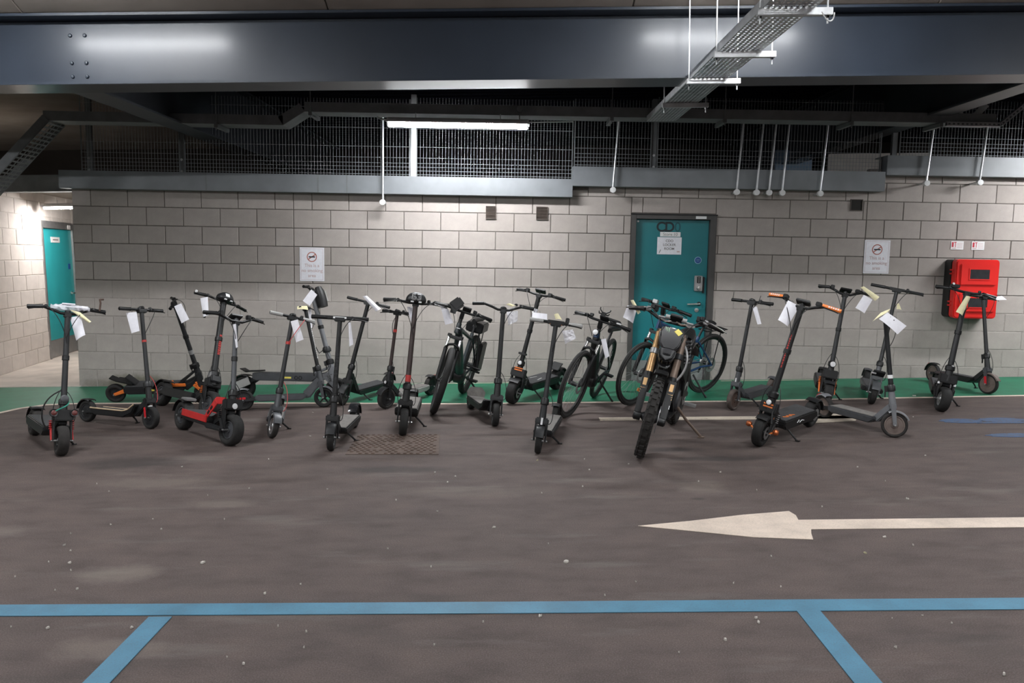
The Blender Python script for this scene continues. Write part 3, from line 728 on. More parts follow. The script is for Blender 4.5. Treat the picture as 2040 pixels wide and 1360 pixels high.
for x in (tx0, tx1):
    MB().box(x-.0015, x+.0015, ty0, ty1, tz, tz+.055).build('tray_side', 'galv', t, smooth=0)
for yb in (3.75, 4.78, 5.77, 6.64, 7.68):
    br = MB(); br.box(tx0-.03, tx1+.10, yb-.02, yb+.02, tz-.044, tz-.003); br.build('strut_bracket', 'galv', t, bevel=.002)
    for x in (tx0-.012, tx1+.075):
        MB().tube([(x, yb, tz-.09), (x, yb, 3.82)], .0055, 6).build('hanger_rod', 'galv', t)
        MB().lathe((x, yb, tz-.058), (0, 0, 1), [(.011, 0), (.011, .012)], 6).build('nut', 'galv', t)
        if yb < 7: MB().lathe((x, yb, 3.82), (0, 0, -1), [(.018, 0), (.018, .01), (.0001, .012)], 10, closed=False).build('ceiling_anchor', 'galv', t)
MB().tube(bez((tx1+.02, 4.72, tz-.04), (tx1+.05, 4.72, tz-.11), (tx1+.10, 4.75, tz-.10), (tx1+.115, 4.78, tz-.03), 8), .004, 6).build('cable_loop', 'wpl', t)

# slotted strut and bracket at the right end of the wall tray
def strut(a, b, label, m='galv'):
    t = level(empty('slotted_strut', label, 'strut')); a, b = vec(a), vec(b); d = (b-a).normalized()
    sd = V((0, 1, 0)); up = sd.cross(d); up = up if up.z > 0 else -up; L = (b-a).length
    o = MB(); perf(o, a-sd*.0-up*.02+V((0, -.02, 0)), b-a, up*.04, max(6, int(L/.045)), 1, .5, .4); o.build('slotted_face', m, t, smooth=0)
    MB().obox((a+b)/2+up*.02, (d, sd, up), (L/2, .02, .0015)).build('flange', m, t, smooth=0)
    MB().obox((a+b)/2-up*.02, (d, sd, up), (L/2, .02, .0015)).build('flange', m, t, smooth=0)
    MB().obox((a+b)/2+V((0, .02, 0)), (d, sd, up), (L/2, .001, .02)).build('back_web', 'galv_d', t, smooth=0)
strut((4.55, 8.72, 3.055), (5.12, 8.72, 3.055), 'slotted steel strut lying level along the end of the wall tray')
strut((5.13, 8.72, 3.06), (5.75, 8.72, 3.60), 'slotted steel strut rising steeply to the ceiling')
t = level(empty('tray_support', 'pale sheet steel tray support plate by the slotted struts', 'bracket'))
MB().prism([(0, 0), (.16, 0), (.13, .07), (.10, .10), (.07, .10), (.03, .05)], (4.70, 8.95, 3.09), X, Z, .01).build('plate', 'galv', t)
MB().box(4.76, 4.82, 8.9, 8.98, 3.18, 3.22).build('cap', 'wpl', t, bevel=.003)
MB().beam((4.92, 9.0, 3.10), (5.12, 9.0, 3.32), .02, .07, side=(0, 1, 0)).build('sloping_arm', 'galv', t)

# ---- fluorescent battens: modelled lamps, the back one an added fill
def batten(x, y, z, ln, label, m='glow', lev=False, w_=.055, dep=.055, shield=True):
    t = empty('fluorescent_lamp', label, 'lamp')
    if lev: level(t)
    MB().box(x-ln/2, x+ln/2, y-w_*.9, y+w_*.9, z+.028, z+.065).build('housing', 'lampbody', t, bevel=.006)
    P = [(w_*cos(pi+pi*i/8), -dep*sin(pi*i/8)) for i in range(9)]
    if shield: MB().box(x-ln/2-.01, x+ln/2+.01, y-w_*1.75, y+w_*1.75, z+.0285, z+.034).build('reflector_tray', 'lampbody', t)
    for sg in (-1, 1) if shield else (): MB().box(x-ln/2-.01, x+ln/2+.01, y+sg*w_*1.75-.002, y+sg*w_*1.75+.002, z+.010, z+.0285).build('reflector_lip', 'lampbody', t)   # shields the ceiling from direct light
    b = MB(); n = len(P); xs_ = (x-ln/2+.015, x+ln/2-.015)
    b.add([(xx, y+a, z+.028+c) for xx in xs_ for a, c in P], [(i, i+1, n+i+1, n+i) for i in range(n-1)]+[tuple(range(n)), tuple(range(2*n-1, n-1, -1))])
    b.build('diffuser', m, t)
    for s in (-1, 1): MB().box(x+s*(ln/2-.007)-.008, x+s*(ln/2-.007)+.008, y-w_*1.02, y+w_*1.02, z-.022, z+.066).build('end_cap', 'wpl', t, bevel=.004)
    for s in (-.3, .3): MB().tube([(x+s*ln, y, z+.06), (x+s*ln, y, z+(.12 if z < 3.5 else .07))], .006, 6).build('suspension', 'galv', t)
    return t
lw = batten(-.634, 8.75, 2.955, 1.5, 'long fluorescent lamp glowing over the middle of the block wall', 'glow_w', True, dep=.06)
MB().tube([(-1.39, 8.75, 3.0), (-1.46, 8.8, 3.01), (-1.52, 8.9, 3.05)], .009, 6).build('supply_conduit', 'galv', lw)
MB().tube([(.13, 8.75, 3.0), (.25, 8.8, 3.01), (.6, 8.85, 3.03)], .007, 6).build('supply_conduit', 'galv', lw)
MB().lathe((.02, 8.74, 3.13), (0, -1, 0), [(.0001, -.02), (.03, -.02), (.034, .0), (.03, .02), (.0001, .022)], 16, closed=False).build('junction_box', 'galv_d', lw)
MB().tube([(.02, 8.75, 3.10), (.02, 8.75, 3.0)], .006, 6).build('supply_conduit', 'galv_d', lw)
batten(7.1, 8.75, 2.955, 1.5, 'fluorescent lamp further along the wall past the red cabinet', 'glow_w', True, dep=.06)
for i, (x, y) in enumerate(((-3.57, 5.35), (2.12, 5.35), (7.8, 5.35), (-9.25, 5.35), (-3.57, 1.2), (2.12, 1.2), (7.8, 1.2), (-9.25, 1.2), (-3.57, -4.8), (2.12, -4.8))):
    batten(x, y, 3.745, 1.53, 'ceiling fluorescent lamp in the row %s' % ('before the girder', 'above the bays', 'far behind the bays')[0 if y > 5 else (1 if y > 0 else 2)]).__setitem__('group', 'ceiling fluorescent lamps')
lc = batten(-6.66, 12.5, 2.385, 1.0, 'small fluorescent lamp glowing in the corridor', 'glow_c', dep=.05)
MB().tube([(-6.66, 12.5, 2.45), (-6.66, 12.5, 2.62)], .006, 6).build('drop_rod', 'galv', lc)
batten(-9.3, 11.6, 3.0, 1.5, 'added unseen fill lamp above the corridor roof behind the mesh', 'glow_fill', shield=False)  # out-of-view fill, added to brighten the ceiling over the corridor
# pale panels far behind the mesh
MB().box(4.35, 4.95, 13.4, 13.45, 0, 3.25).build('far_panel', 'skyish', smooth=0, label='blue grey panel far behind the mesh beside the post', cat='panel')
MB().box(5.6, 7.4, 14.4, 14.5, 0, 3.3).build('far_panel', 'wblock', smooth=0, label='pale concrete panel far behind the mesh above the highest channel', cat='panel')

# ---- rusty drain cover and litter
t = empty('drain_cover', 'rusty square metal drain cover with raised studs set in the asphalt', 'drain cover')
q = [V((-1.36, 6.37, 0)), V((-.60, 6.33, 0)), V((-.655, 7.06, 0)), V((-1.385, 7.08, 0))]
mb = MB(); mb.add([p+V((0, 0, .001)) for p in q]+[p+V((0, 0, .005)) for p in q], [(3, 2, 1, 0), (4, 5, 6, 7), (0, 1, 5, 4), (1, 2, 6, 5), (2, 3, 7, 6), (3, 0, 4, 7)])
mb.build('plate', 'rustplate', t, smooth=0)
st = MB()
for i in range(14):
    for j in range(14):
        a = (i+.5+(.25 if j % 2 else -.25))/14.5; b = (j+.5)/14.
        p = (q[0]*(1-a)+q[1]*a)*(1-b)+(q[3]*(1-a)+q[2]*a)*b
        if random.random() < .12: continue
        st.lathe(p+V((0, 0, .005)), (0, 0, 1), [(.017, 0), (.012, .005), (.0001, .006)], 6, closed=False)
st.build('studs', 'rust', t, smooth=0, kind='stuff')

LITTER = [(-1.638, 4.074, 0.036), (-2.347, 4.093, 0.031), (-2.523, 4.358, 0.03), (-2.441, 4.271, 0.013), (-2.127, 3.755, 0.033), (-2.227, 3.744, 0.012), (-2.524, 3.911, 0.012), (-2.033, 3.341, 0.023), (-1.665, 3.337, 0.023), (-2.2, 3.355, 0.01), (-1.19, 3.675, 0.023), (-1.047, 3.782, 0.012), (-1.072, 3.015, 0.023), (-0.892, 3.28, 0.01), (-0.867, 3.142, 0.01), (-2.97, 5.586, 0.017), (-2.788, 5.397, 0.017), (-2.544, 6.031, 0.019), (-2.064, 5.279, 0.016), (-2.22, 4.796, 0.015), (-1.774, 4.778, 0.015), (-1.835, 5.436, 0.017), (-1.939, 6.234, 0.019), (-1.283, 5.395, 0.017), (-1.813, 7.048, 0.022), (-2.284, 3.987, 0.012), (-2.432, 4.701, 0.015), (-2.087, 4.608, 0.014), (-2.589, 4.547, 0.014), (-2.466, 4.106, 0.013), (-1.029, 3.335, 0.01), (-1.157, 3.071, 0.01), (-2.059, 8.145, 0.025), (-0.42, 5.678, 0.018), (-0.578, 5.791, 0.018), (-0.465, 5.532, 0.017), (-0.479, 4.888, 0.015), (-0.772, 5.126, 0.016), (-0.692, 4.251, 0.013), (-0.116, 4.578, 0.029), (0.27, 4.037, 0.05), (0.188, 6.112, 0.019), (0.556, 6.131, 0.019), (0.564, 5.82, 0.018), (0.878, 5.978, 0.019), (0.114, 3.409, 0.028), (-0.429, 3.987, 0.012), (0.19, 4.303, 0.013), (0.423, 3.617, 0.011), (0.593, 3.772, 0.012), (-0.139, 3.356, 0.01), (0.477, 5.394, 0.017), (0.189, 5.25, 0.016), (0.657, 3.069, 0.01), (-0.333, 3.154, 0.01), (1.056, 3.369, 0.025), (1.054, 3.323, 0.023), (0.869, 3.17, 0.026), (1.536, 3.092, 0.017), (1.862, 4.116, 0.031), (1.842, 2.874, 0.022), (1.645, 3.351, 0.01), (1.791, 3.376, 0.011), (2.073, 4.352, 0.027), (2.17, 4.222, 0.013), (2.544, 5.045, 0.038), (2.555, 5.821, 0.018), (2.589, 5.451, 0.017), (1.51, 5.722, 0.018), (1.297, 5.488, 0.017), (1.637, 5.264, 0.016), (3.218, 6.137, 0.019), (4.427, 8.733, 0.065), (3.855, 7.609, 0.024), (1.354, 4.083, 0.013), (1.935, 4.896, 0.015), (1.061, 3.741, 0.012), (1.274, 3.694, 0.012), (1.876, 3.297, 0.01)]
for i, (x, y, s) in enumerate(LITTER):
    rr = random.Random(i); n = rr.randint(5, 8); el = rr.uniform(.45, .9); a0 = rr.uniform(0, pi)
    P = []
    for k in range(n):
        a = 2*pi*k/n; r = s*.42*rr.uniform(.65, 1.1); px, py = r*cos(a), r*sin(a)*el
        P.append((px*cos(a0)-py*sin(a0), px*sin(a0)+py*cos(a0), rr.uniform(.001, .008)))
    mb = MB(); mb.add([(x+a, y+b, .0015) for a, b, c in P]+[(x+a*.9, y+b*.9, .004+c) for a, b, c in P], [tuple(range(n-1, -1, -1)), tuple(range(n, 2*n))]+[(k, (k+1) % n, n+(k+1) % n, n+k) for k in range(n)])
    big = s > .024
    mb.build('paper_scrap', 'leafy' if i in (59, 34+7) else 'scrap', smooth=0, cat='litter', group='litter on the asphalt' if not big else 'larger litter on the asphalt',
             label='torn white scrap of paper lying on the asphalt' if big else 'tiny pale speck of litter on the asphalt')

# ================================================================== VEHICLES
# x, y of the front tyre on the floor, heading, lean, steer, wheelbase, bar height, rake, half bar width, wheel radius
FIT = {
  'red_arm': [-3.707, 6.441, -0.857, 0.151, -0.048, 1.027, 1.198, 0.214, 0.294, 0.123],
  'wood': [-3.418, 7.442, -0.435, 0.139, -0.104, 0.867, 1.12, 0.2, 0.231, 0.106],
  'orange_arm': [-3.471, 8.954, 0.067, -0.216, 0.302, 0.965, 1.146, 0.189, 0.287, 0.108],
  'orange_text': [-3.082, 7.953, -0.724, 0.339, 0.088, 1.017, 1.212, 0.254, 0.321, 0.135],
  'red_deck': [-2.424, 6.729, -0.785, 0.195, 0.113, 0.947, 1.101, 0.203, 0.297, 0.134],
  'tail_light': [-2.01, 8.447, 0.154, 0.101, -0.109, 0.826, 1.06, 0.177, 0.24, 0.106],
  'grey_susp': [-1.951, 8.803, -0.209, 0.089, 0.302, 1.127, 1.244, 0.276, 0.281, 0.129],
  'red_cable': [-2.147, 7.01, -1.343, 0.2, 0.316, 0.88, 1.075, 0.225, 0.21, 0.107],
  'flat_bar': [-1.506, 6.521, -1.592, 0.051, 0.099, 0.885, 1.082, 0.232, 0.238, 0.108],
  'left_lean_black': [-1.836, 8.564, -1.967, 0.184, 0.207, 0.892, 1.116, 0.238, 0.248, 0.107],
  'red_mark': [-1.336, 8.33, -2.023, 0.084, -0.261, 0.88, 1.011, 0.153, 0.233, 0.11],
  'dome63': [-0.988, 7.05, -1.526, 0.112, 0.098, 0.95, 1.187, 0.176, 0.291, 0.123],
  'bike_dark': [-0.788, 8.027, -1.743, 0.245, 0.27, 1.223, 1.061, 0.327, 0.312, 0.35],
  'curved_deck': [-0.177, 7.407, -1.278, 0.156, -0.197, 0.917, 1.126, 0.223, 0.298, 0.108],
  'wide_orange': [-0.007, 8.543, -2.102, 0.172, 0.125, 1.017, 1.19, 0.246, 0.288, 0.131],
  'grey_grip': [0.199, 6.356, -1.758, 0.119, 0.07, 0.97, 1.045, 0.238, 0.219, 0.105],
  'bike_grey': [0.508, 7.794, -1.921, 0.322, -0.12, 1.167, 0.998, 0.343, 0.304, 0.349],
  'bike_blue': [1.262, 8.367, -2.455, 0.218, 0.126, 1.167, 1.073, 0.295, 0.312, 0.352],
  'motor': [1.006, 6.178, -1.942, 0.189, 0.16, 1.342, 1.107, 0.412, 0.39, 0.33],
  'rust': [2.241, 8.062, -2.291, 0.08, -0.058, 0.932, 1.097, 0.211, 0.23, 0.108],
  'orange_grip': [2.034, 6.525, -2.322, 0.189, 0.061, 0.994, 1.206, 0.25, 0.303, 0.127],
  'orange_caliper': [3.254, 8.273, -1.897, 0.16, 0.154, 1.0, 1.202, 0.216, 0.277, 0.123],
  'grey_deck': [3.279, 6.781, -1.266, -0.018, 0.95, 0.891, 1.016, 0.147, 0.249, 0.108],
  'slim': [3.758, 8.313, -1.908, 0.2, 0.031, 0.95, 1.21, 0.256, 0.261, 0.117],
  'yellow_strip': [4.263, 7.885, -2.01, 0.166, 0.218, 0.98, 1.201, 0.194, 0.284, 0.124],
  'red_fork': [5.287, 8.825, -1.39, 0.075, 0.3, 0.883, 1.066, 0.234, 0.236, 0.108],
}
YV = V((0, 1, 0))
def rig(key, name, label, cat):
    fx, fy, hd, ln, st, wb, Hb, rk, hw, r = FIT[key]
    root = empty(name, label, cat)
    root.matrix_world = Matrix.Translation((fx, fy, 0)) @ Matrix.Rotation(hd, 4, 'Z') @ Matrix.Rotation(-ln, 4, 'X')
    u = V((-sin(rk), 0, cos(rk))); fv = V((cos(rk), 0, sin(rk))); base = V((0, 0, r)); L = (Hb-r)/cos(rk)
    RS = Matrix.Rotation(st, 4, u)
    sx = lambda p: base + RS @ (p-base)
    return root, ln, st, wb, Hb, rk, hw, r, u, fv, base, L, sx

def wheel(name, c, r, w, tyre, hub, parent, xf=None, rim=.62, style='disc', hubm='alu', disc=True, ex=.8):
    th = r*(1-rim); P = []
    for k in range(14):
        a = 2*pi*k/14; ca, sa = cos(a), sin(a)
        P.append((r-th/2+th/2*math.copysign(abs(ca)**ex, ca), w/2*math.copysign(abs(sa)**ex, sa)))
    t = MB(xf).lathe(c, YV, P, 36).build(name, tyre, parent, smooth=60)
    ri = r*rim
    if style == 'disc':
        MB(xf).lathe(c, YV, [(.0001, -w*.36), (ri*.35, -w*.42), (ri*.4, -w*.30), (ri*.86, -w*.26), (ri*.9, -w*.36), (ri*1.03, -w*.36), (ri*1.03, w*.36), (ri*.9, w*.36), (ri*.86, w*.26), (ri*.4, w*.30), (ri*.35, w*.42), (.0001, w*.36)], 28, closed=False).build('wheel_hub', hub, t)
    elif style == 'spoke5':
        m = MB(xf); m.lathe(c, YV, [(ri*.88, -w*.3), (ri*1.03, -w*.34), (ri*1.03, w*.34), (ri*.88, w*.3)], 30)
        m.lathe(c, YV, [(.0001, -w*.4), (ri*.3, -w*.4), (ri*.3, w*.4), (.0001, w*.4)], 18, closed=False)
        for k in range(5):
            a = 2*pi*k/5+.3; dv = V((cos(a), 0, sin(a)))
            m.beam(vec(c)+dv*ri*.25, vec(c)+dv*ri*.92, w*.4, ri*.22, w*.3, ri*.16)
        m.build('wheel_hub', hub, t)
    if disc:
        MB(xf).disc(vec(c)+V((0, w*.5+.006, 0)), YV, ri*.8, .003, 26, ri*.42).build('brake_disc', hubm, t)
    return t

def fender(name, c, r, w, a0, a1, m, parent, xf=None, lip=.012):
    # arc shell over a wheel; angles from forward (0) over the top (90) to the back (180)
    P = [(r-lip, -w/2), (r, -w/2+.006), (r+.004, 0), (r, w/2-.006), (r-lip, w/2), (r-lip, w/2-.003), (r-.004, w/2-.008), (r, 0), (r-.004, -w/2+.008), (r-lip, -w/2+.003)]
    return MB(xf).lathe(c, (0, -1, 0), P, 18, a0=radians(a0), a1=radians(a1), ref=(1, 0, 0)).build(name, m, parent, smooth=50)

def scooter(key, label, **o):
    g = lambda k, d: o.get(k, d)
    root, ln, st, wb, Hb, rk, hw, r, u, fv, base, L, sx = rig(key, 'electric_scooter', label, 'scooter')
    big = g('big', False); tw = g('tw', .085 if big else .052); body = g('body', 'matt'); stem = g('stem', body); sr = g('sr', .024 if big else .0195)
    s = lambda d: base+u*d
    # --- wheels
    tyre = g('tyre', 'rubber'); hub = g('hub', 'char')
    wheel('front_wheel', base, r, tw, tyre, hub, root, sx, g('rim', .55 if big else .66), g('fw', 'disc'), disc=g('disc', big))
    wheel('rear_wheel', V((-wb, 0, r)), r, tw, tyre, hub, root, None, g('rim', .55 if big else .66), 'disc', disc=g('disc', big))
    # --- fork
    fm = g('fork', body); yo = tw/2+.02; cr = r+.032
    if big and g('arm', None):
        # swing-arm front suspension: two blade arms from a block behind the wheel to the axle
        am = g('arm', 'orange')
        c = MB(sx); c.obox(s(cr+.05), (fv, YV, u), (.035, yo+.012, .045)); c.build('fork_crown', fm, root, bevel=.008)
        for sg in (-1, 1):
            MB(sx).beam(s(cr+.03)+YV*sg*yo-fv*.02, base+YV*sg*(yo+.004), .016, .05, .014, .034).build('fork_leg', fm, root, bevel=.004)
            MB(sx).beam(s(cr-.01)+YV*sg*(yo+.014)-fv*.075, base+YV*sg*(yo+.016), .012, .036, .012, .026).build('swing_arm', am, root, bevel=.004)
            sp = MB(sx)
            for k in range(5): sp.lathe(s(cr-.06+k*.016)+YV*sg*(yo+.02)-fv*.045, u, [(.008, 0), (.014, .004), (.008, .008)], 10)
            sp.build('shock_spring', g('spring', am), root)
    else:
        c = MB(sx); c.obox(s(cr+.02), (fv, YV, u), (.026, yo+.010, .028)); c.build('fork_crown', fm, root, bevel=.010)
        for sg in (-1, 1):
            MB(sx).beam(s(cr+.01)+YV*sg*yo, base+YV*sg*(yo+.002)-u*.01, .014, .040, .012, .030).build('fork_leg', g('forkleg', fm), root, bevel=.005)
    MB(sx).tube([base-YV*(yo+.02), base+YV*(yo+.02)], .008, 8).build('front_axle', 'alu', root)
    # --- head tube, clamp, stem
    hd = g('head', .30)
    MB(sx).tube([s(cr+.03), s(cr+.07), s(hd)], [sr*1.55, sr*1.45, sr*1.3], 14).build('head_tube', g('headm', body), root)
    cl = MB(sx); cl.lathe(s(hd-.012), u, [(sr*1.3, 0), (sr*1.75, .006), (sr*1.75, .046), (sr*1.2, .06)], 16)
    cl.obox(s(hd+.012)-fv*sr*1.9, (fv, YV, u), (.016, .014, .026)); cl.build('folding_clamp', g('clampm', 'black'), root)
    MB(sx).beam(s(hd+.03)-fv*.045, s(hd-.06)-fv*.055, .018, .010).build('folding_lever', 'black', root, bevel=.003)
    MB(sx).tube([s(hd+.03), s(L*.62), s(L-.02)], [sr*1.08, sr, sr*.98], 14, ref=fv).build('stem', stem, root)
    if g('collar', big):
        MB(sx).lathe(s(L*.60), u, [(sr*.9, 0), (sr*1.25, .004), (sr*1.25, .04), (sr*.9, .044)], 14).build('stem_collar', 'black', root)
    # --- deck
    dz1 = g('deck_z', .21 if big else .150); dt = g('deck_t', .085 if big else .062); dw = g('deck_w', .21 if big else .15)
    xf0 = -g('xf', r+.09); xr = -wb+r+.02
    prof = g('deck', 'flat')
    if prof == 'curved':     # dips, then curls up to the neck
        P = [(xr, dz1-dt+.02), (xr+.06, dz1-dt), (xf0-.10, dz1-dt), (xf0+.02, dz1-dt+.05), (xf0+.06, dz1+.06), (xf0+.03, dz1+.075), (xf0-.03, dz1+.02), (xf0-.12, dz1), (xr+.02, dz1), (xr, dz1-.01)]
    else:
        P = [(xr, dz1-dt+.018), (xr+.05, dz1-dt), (xf0-.03, dz1-dt), (xf0+.02, dz1-dt*.5), (xf0+.02, dz1), (xr, dz1)]
    dk = MB().prism(P, (0, 0, 0), (1, 0, 0), (0, 0, 1), dw).build('deck', g('deckm', body), root, bevel=.008)
    MB().box(xr+.02, xf0-.04 if prof == 'curved' else xf0, -dw/2+.012, dw/2-.012, dz1-.001, dz1+.004).build('deck_mat', g('matm', 'mat_top'), dk, bevel=.002)
    if g('rail', None):
        for sg in (-1, 1):
            MB().box(xr+.03, xf0-.005, sg*(dw/2+.004)-.006, sg*(dw/2+.004)+.006, dz1-dt*.62, dz1+.006).build('side_rail', g('rail', 'wood'), dk, bevel=.002)
    if g('edge', None):      # pale plywood edge that follows the curl of the deck
        for sg in (-1, 1):
            MB().tube([(xr+.0, sg*dw/2, dz1+.002), (xf0-.10, sg*dw/2, dz1+.002), (xf0-.03, sg*dw/2, dz1+.02), (xf0+.04, sg*dw/2, dz1+.07)], .007, 6).build('deck_edge', g('edge', 'wood'), dk)
    # --- neck from the deck to the head tube
    nm = g('neck', body); nw = g('nw', .085 if big else .055)
    MB().beam(V((xf0+.0, 0, dz1-dt*.45)), s(g('nh', .17 if big else .16))-fv*.012, nw*1.25, dt*1.05, nw*.8, .07 if big else .055).build('neck', nm, root, bevel=.008)
    if g('brace', big):
        MB().beam(V((xf0-.05, 0, dz1+.0)), s(.26)-fv*.02, nw*.5, .03, nw*.4, .025).build('neck_brace', nm, root, bevel=.005)
    if g('plate', None):     # perforated coloured side plates of the neck
        for sg in (-1, 1):
            A0 = V((xf0-.05, sg*(dw/2-.004), dz1-.02)); B0 = V((xf0+.09, sg*(dw/2-.02), dz1+.15))
            mb = MB(); mb.beam(A0, B0, .010, .05, .010, .07, side=YV)
            pl = mb.build('neck_plate', g('plate', 'red'), root, bevel=.003)
            MB().beam(B0+V((-.015, 0, .0)), B0+V((.11, -sg*.03, .015)), .010, .065, .010, .055, side=YV).build('neck_plate', g('plate', 'red'), root, bevel=.003)
            for q in (.35, .6):
                c = A0.lerp(B0, q); dv = (B0-A0).normalized(); MB().obox(c+YV*sg*.006, (dv, YV, dv.cross(YV)), (.020, .002, .012)).build('plate_slot', 'black', pl)
    # --- rear end
    rm = g('rear_arm', 'char' if not big else (g('arm', body) or body))
    for sg in (-1, 1):
        MB().beam(V((xr+.04, sg*(tw/2+.018), dz1-dt*.5)), V((-wb, sg*(tw/2+.016), r)), .014, dt*.62, .014, .03).build('rear_arm', rm, root, bevel=.004)
    MB().tube([(-wb, -(tw/2+.03), r), (-wb, tw/2+.03, r)], .008, 8).build('rear_axle', 'alu', root)
    if g('ff', not big): fender('front_fender', base, r+.016, tw+.026, *g('ffa', (58, 118) if big else (25, 118)), g('ffm', body), root, sx)
    if g('rf', True): fender('rear_fender', (-wb, 0, r), r+.018, tw+.03, *g('rfa', (62, 172)), g('rfm', body), root)
    if g('kick', False):
        kp = MB().beam((-wb+.04, 0, r*2+.055), (-wb+.22, 0, dz1+.02), tw+.05, .014, dw*.7, .016).build('rear_footrest', 'matt', root, bevel=.004)
        MB().beam((-wb-.03, 0, r*2+.085), (-wb+.05, 0, r*2+.045), tw+.03, .010).build('rear_grab', 'matt', kp, bevel=.003)
    if g('tail', True):
        MB().box(-wb-r*.55, -wb-r*.50, -.022, .022, r*1.72, r*1.86).build('tail_light', 'tail', root, bevel=.003) if not g('rf', True) else MB().obox((-wb-(r+.024)*sin(.75), 0, r+(r+.024)*cos(.75)), (V((-cos(.75), 0, -sin(.75))), YV, V((-sin(.75), 0, cos(.75)))), (.022, .022, .006)).build('tail_light', 'tail', root, bevel=.003)
    # --- handlebar
    bt = s(L); hb = g('bar', 'flat'); bm = g('barm', 'black')
    shp = {'flat': [(-1, 0, 0), (-.3, 0, 0), (.3, 0, 0), (1, 0, 0)],
           'rise': [(-1, 0, -.035), (-.62, .006, -.012), (-.36, -.022, .006), (-.18, -.045, .012), (.18, -.045, .012), (.36, -.022, .006), (.62, .006, -.012), (1, 0, -.035)],
           'swept': [(-1, 0, -.05), (-.55, .004, -.015), (-.2, -.012, .01), (.2, -.012, .01), (.55, .004, -.015), (1, 0, -.05)]}[hb]
    bp = lambda q: bt+YV*hw*q[0]+u*q[1]+fv*q[2]
    hbar = MB(sx).tube([bp(q) for q in shp], g('br', .0125), 10).build('handlebar', bm, root, smooth=60)
    low = shp[len(shp)//2][1]
    MB(sx).obox(bt+u*(low-.012), (fv, YV, u), (.024, .030 if hb != 'flat' else .045, .020)).build('bar_clamp', g('clampbar', 'black'), root, bevel=.006)
    gm = g('grip', 'black')
    for sg in (-1, 1):
        e, q = bp(shp[-1 if sg > 0 else 0]), bp(shp[-2 if sg > 0 else 1]); dv = (q-e).normalized()
        gl = g('gl', .115)
        gp = MB(sx).tube([e, e+dv*.004, e+dv*.012, e+dv*(gl-.008), e+dv*gl], [.013, .0175, .0165, .0165, .0185], 12).build('grip', gm, root)
        if g('ribs', False):
            for k in range(5):
                MB(sx).obox(e+dv*(.022+k*.018)+fv*.013+u*.006, (dv, u, fv), (.005, .006, .005)).build('grip_stud', 'wpl', gp)
        if g('levers', 2) == 2 or sg > 0:
            l0 = e+dv*(gl+.02)
            MB(sx).obox(l0, (dv, fv, u), (.012, .018, .016)).build('lever_clamp', 'black', root, bevel=.004)
            MB(sx).tube([l0+fv*.012-u*.004, l0+fv*.036-u*.012-dv*.02, e+dv*.04+fv*.042-u*.020, e+dv*.005+fv*.036-u*.026], [.006, .006, .005, .004], 6, flat=1.4).build('brake_lever', g('lever', 'black'), root)
    dsp = g('display', 'disc')
    if dsp == 'disc':
        MB(sx).lathe(bt+u*(low+.012)-fv*.004, (u-fv*.4), [(.0001, -.01), (.030, -.01), (.033, 0), (.030, .010), (.0001, .012)], 20, closed=False).build('display', 'black', root)
    elif dsp == 'box':
        MB(sx).obox(bt+u*(low+.045)-fv*.01, ((fv+u*.5).normalized(), YV, (u-fv*.5).normalized()), (.032, .058, .012)).build('display', 'black', root, bevel=.005)
        MB(sx).tube([bt+u*(low+.005), bt+u*(low+.035)], .010, 8).build('display_mount', 'black', root)
        MB(sx).obox(bt+u*.012+YV*hw*.42, (fv, YV, u), (.018, .022, .018)).build('throttle', 'black', root, bevel=.005)
        MB(sx).obox(bt+u*.012-YV*hw*.5, (fv, YV, u), (.018, .020, .020)).build('switch_block', 'black', root, bevel=.005)
    elif dsp == 'dome':
        A, B, Cc = .092, .075, .060; c = bt+fv*.03+u*.012; vs = []; n, m_ = 24, 7
        for i in range(m_+1):
            ph = pi/2*i/m_
            for k in range(n):
                a = 2*pi*k/n; bb = B*(1 if sin(a) > 0 else .42)
                vs.append(c+YV*A*cos(a)*cos(ph)+u*bb*sin(a)*cos(ph)+fv*Cc*sin(ph))
        vs += [c+YV*A*cos(2*pi*k/n)+u*B*(1 if sin(2*pi*k/n) > 0 else .42)*sin(2*pi*k/n)-fv*.04 for k in range(n)]
        fs = [(i*n+k, i*n+(k+1) % n, (i+1)*n+(k+1) % n, (i+1)*n+k) for i in range(m_) for k in range(n)]
        w0 = (m_+1)*n; fs += [(w0+k, w0+(k+1) % n, (k+1) % n, k) for k in range(n)]+[tuple(w0+k for k in range(n-1, -1, -1))]
        dm = MB(sx).add(vs, fs).build('dome_cover', 'char', root, smooth=60)
        surf = lambda a, b: c+YV*a+u*b+fv*(Cc*sqrt(max(0, 1-(a/A)**2-(b/B)**2))+.0012)
        if g('number', None):
            strokes = {'6': [[(.5, 1), (-.5, 1), (-.5, 0), (.5, 0), (.5, .52), (-.5, .52)]], '3': [[(-.5, 1), (.5, 1), (.5, 0), (-.5, 0)], [(-.2, .52), (.5, .52)]]}
            for rad, m2, up_ in ((.0062, 'wpl', -.0015), (.0036, 'black', .0022)):     # outlined block digits that follow the dome
                for k, chh in enumerate(g('number', '')):
                    x2 = MB(sx)
                    for line in strokes[chh]:
                        for (a0, b0), (a1, b1) in zip(line, line[1:]):
                            x2.tube([surf(-.021+.042*k+.028*(a0+(a1-a0)*q/6), .001+.044*(b0+(b1-b0)*q/6))+fv*up_ for q in range(7)], rad, 6)
                    x2.build('digit', m2, dm)
        else:
            x2 = MB(sx); N_ = 6
            x2.add([surf(-.04+.045*i/N_, .012+.036*j/N_) for j in range(N_+1) for i in range(N_+1)], [(j*(N_+1)+i, j*(N_+1)+i+1, (j+1)*(N_+1)+i+1, (j+1)*(N_+1)+i) for j in range(N_) for i in range(N_)])
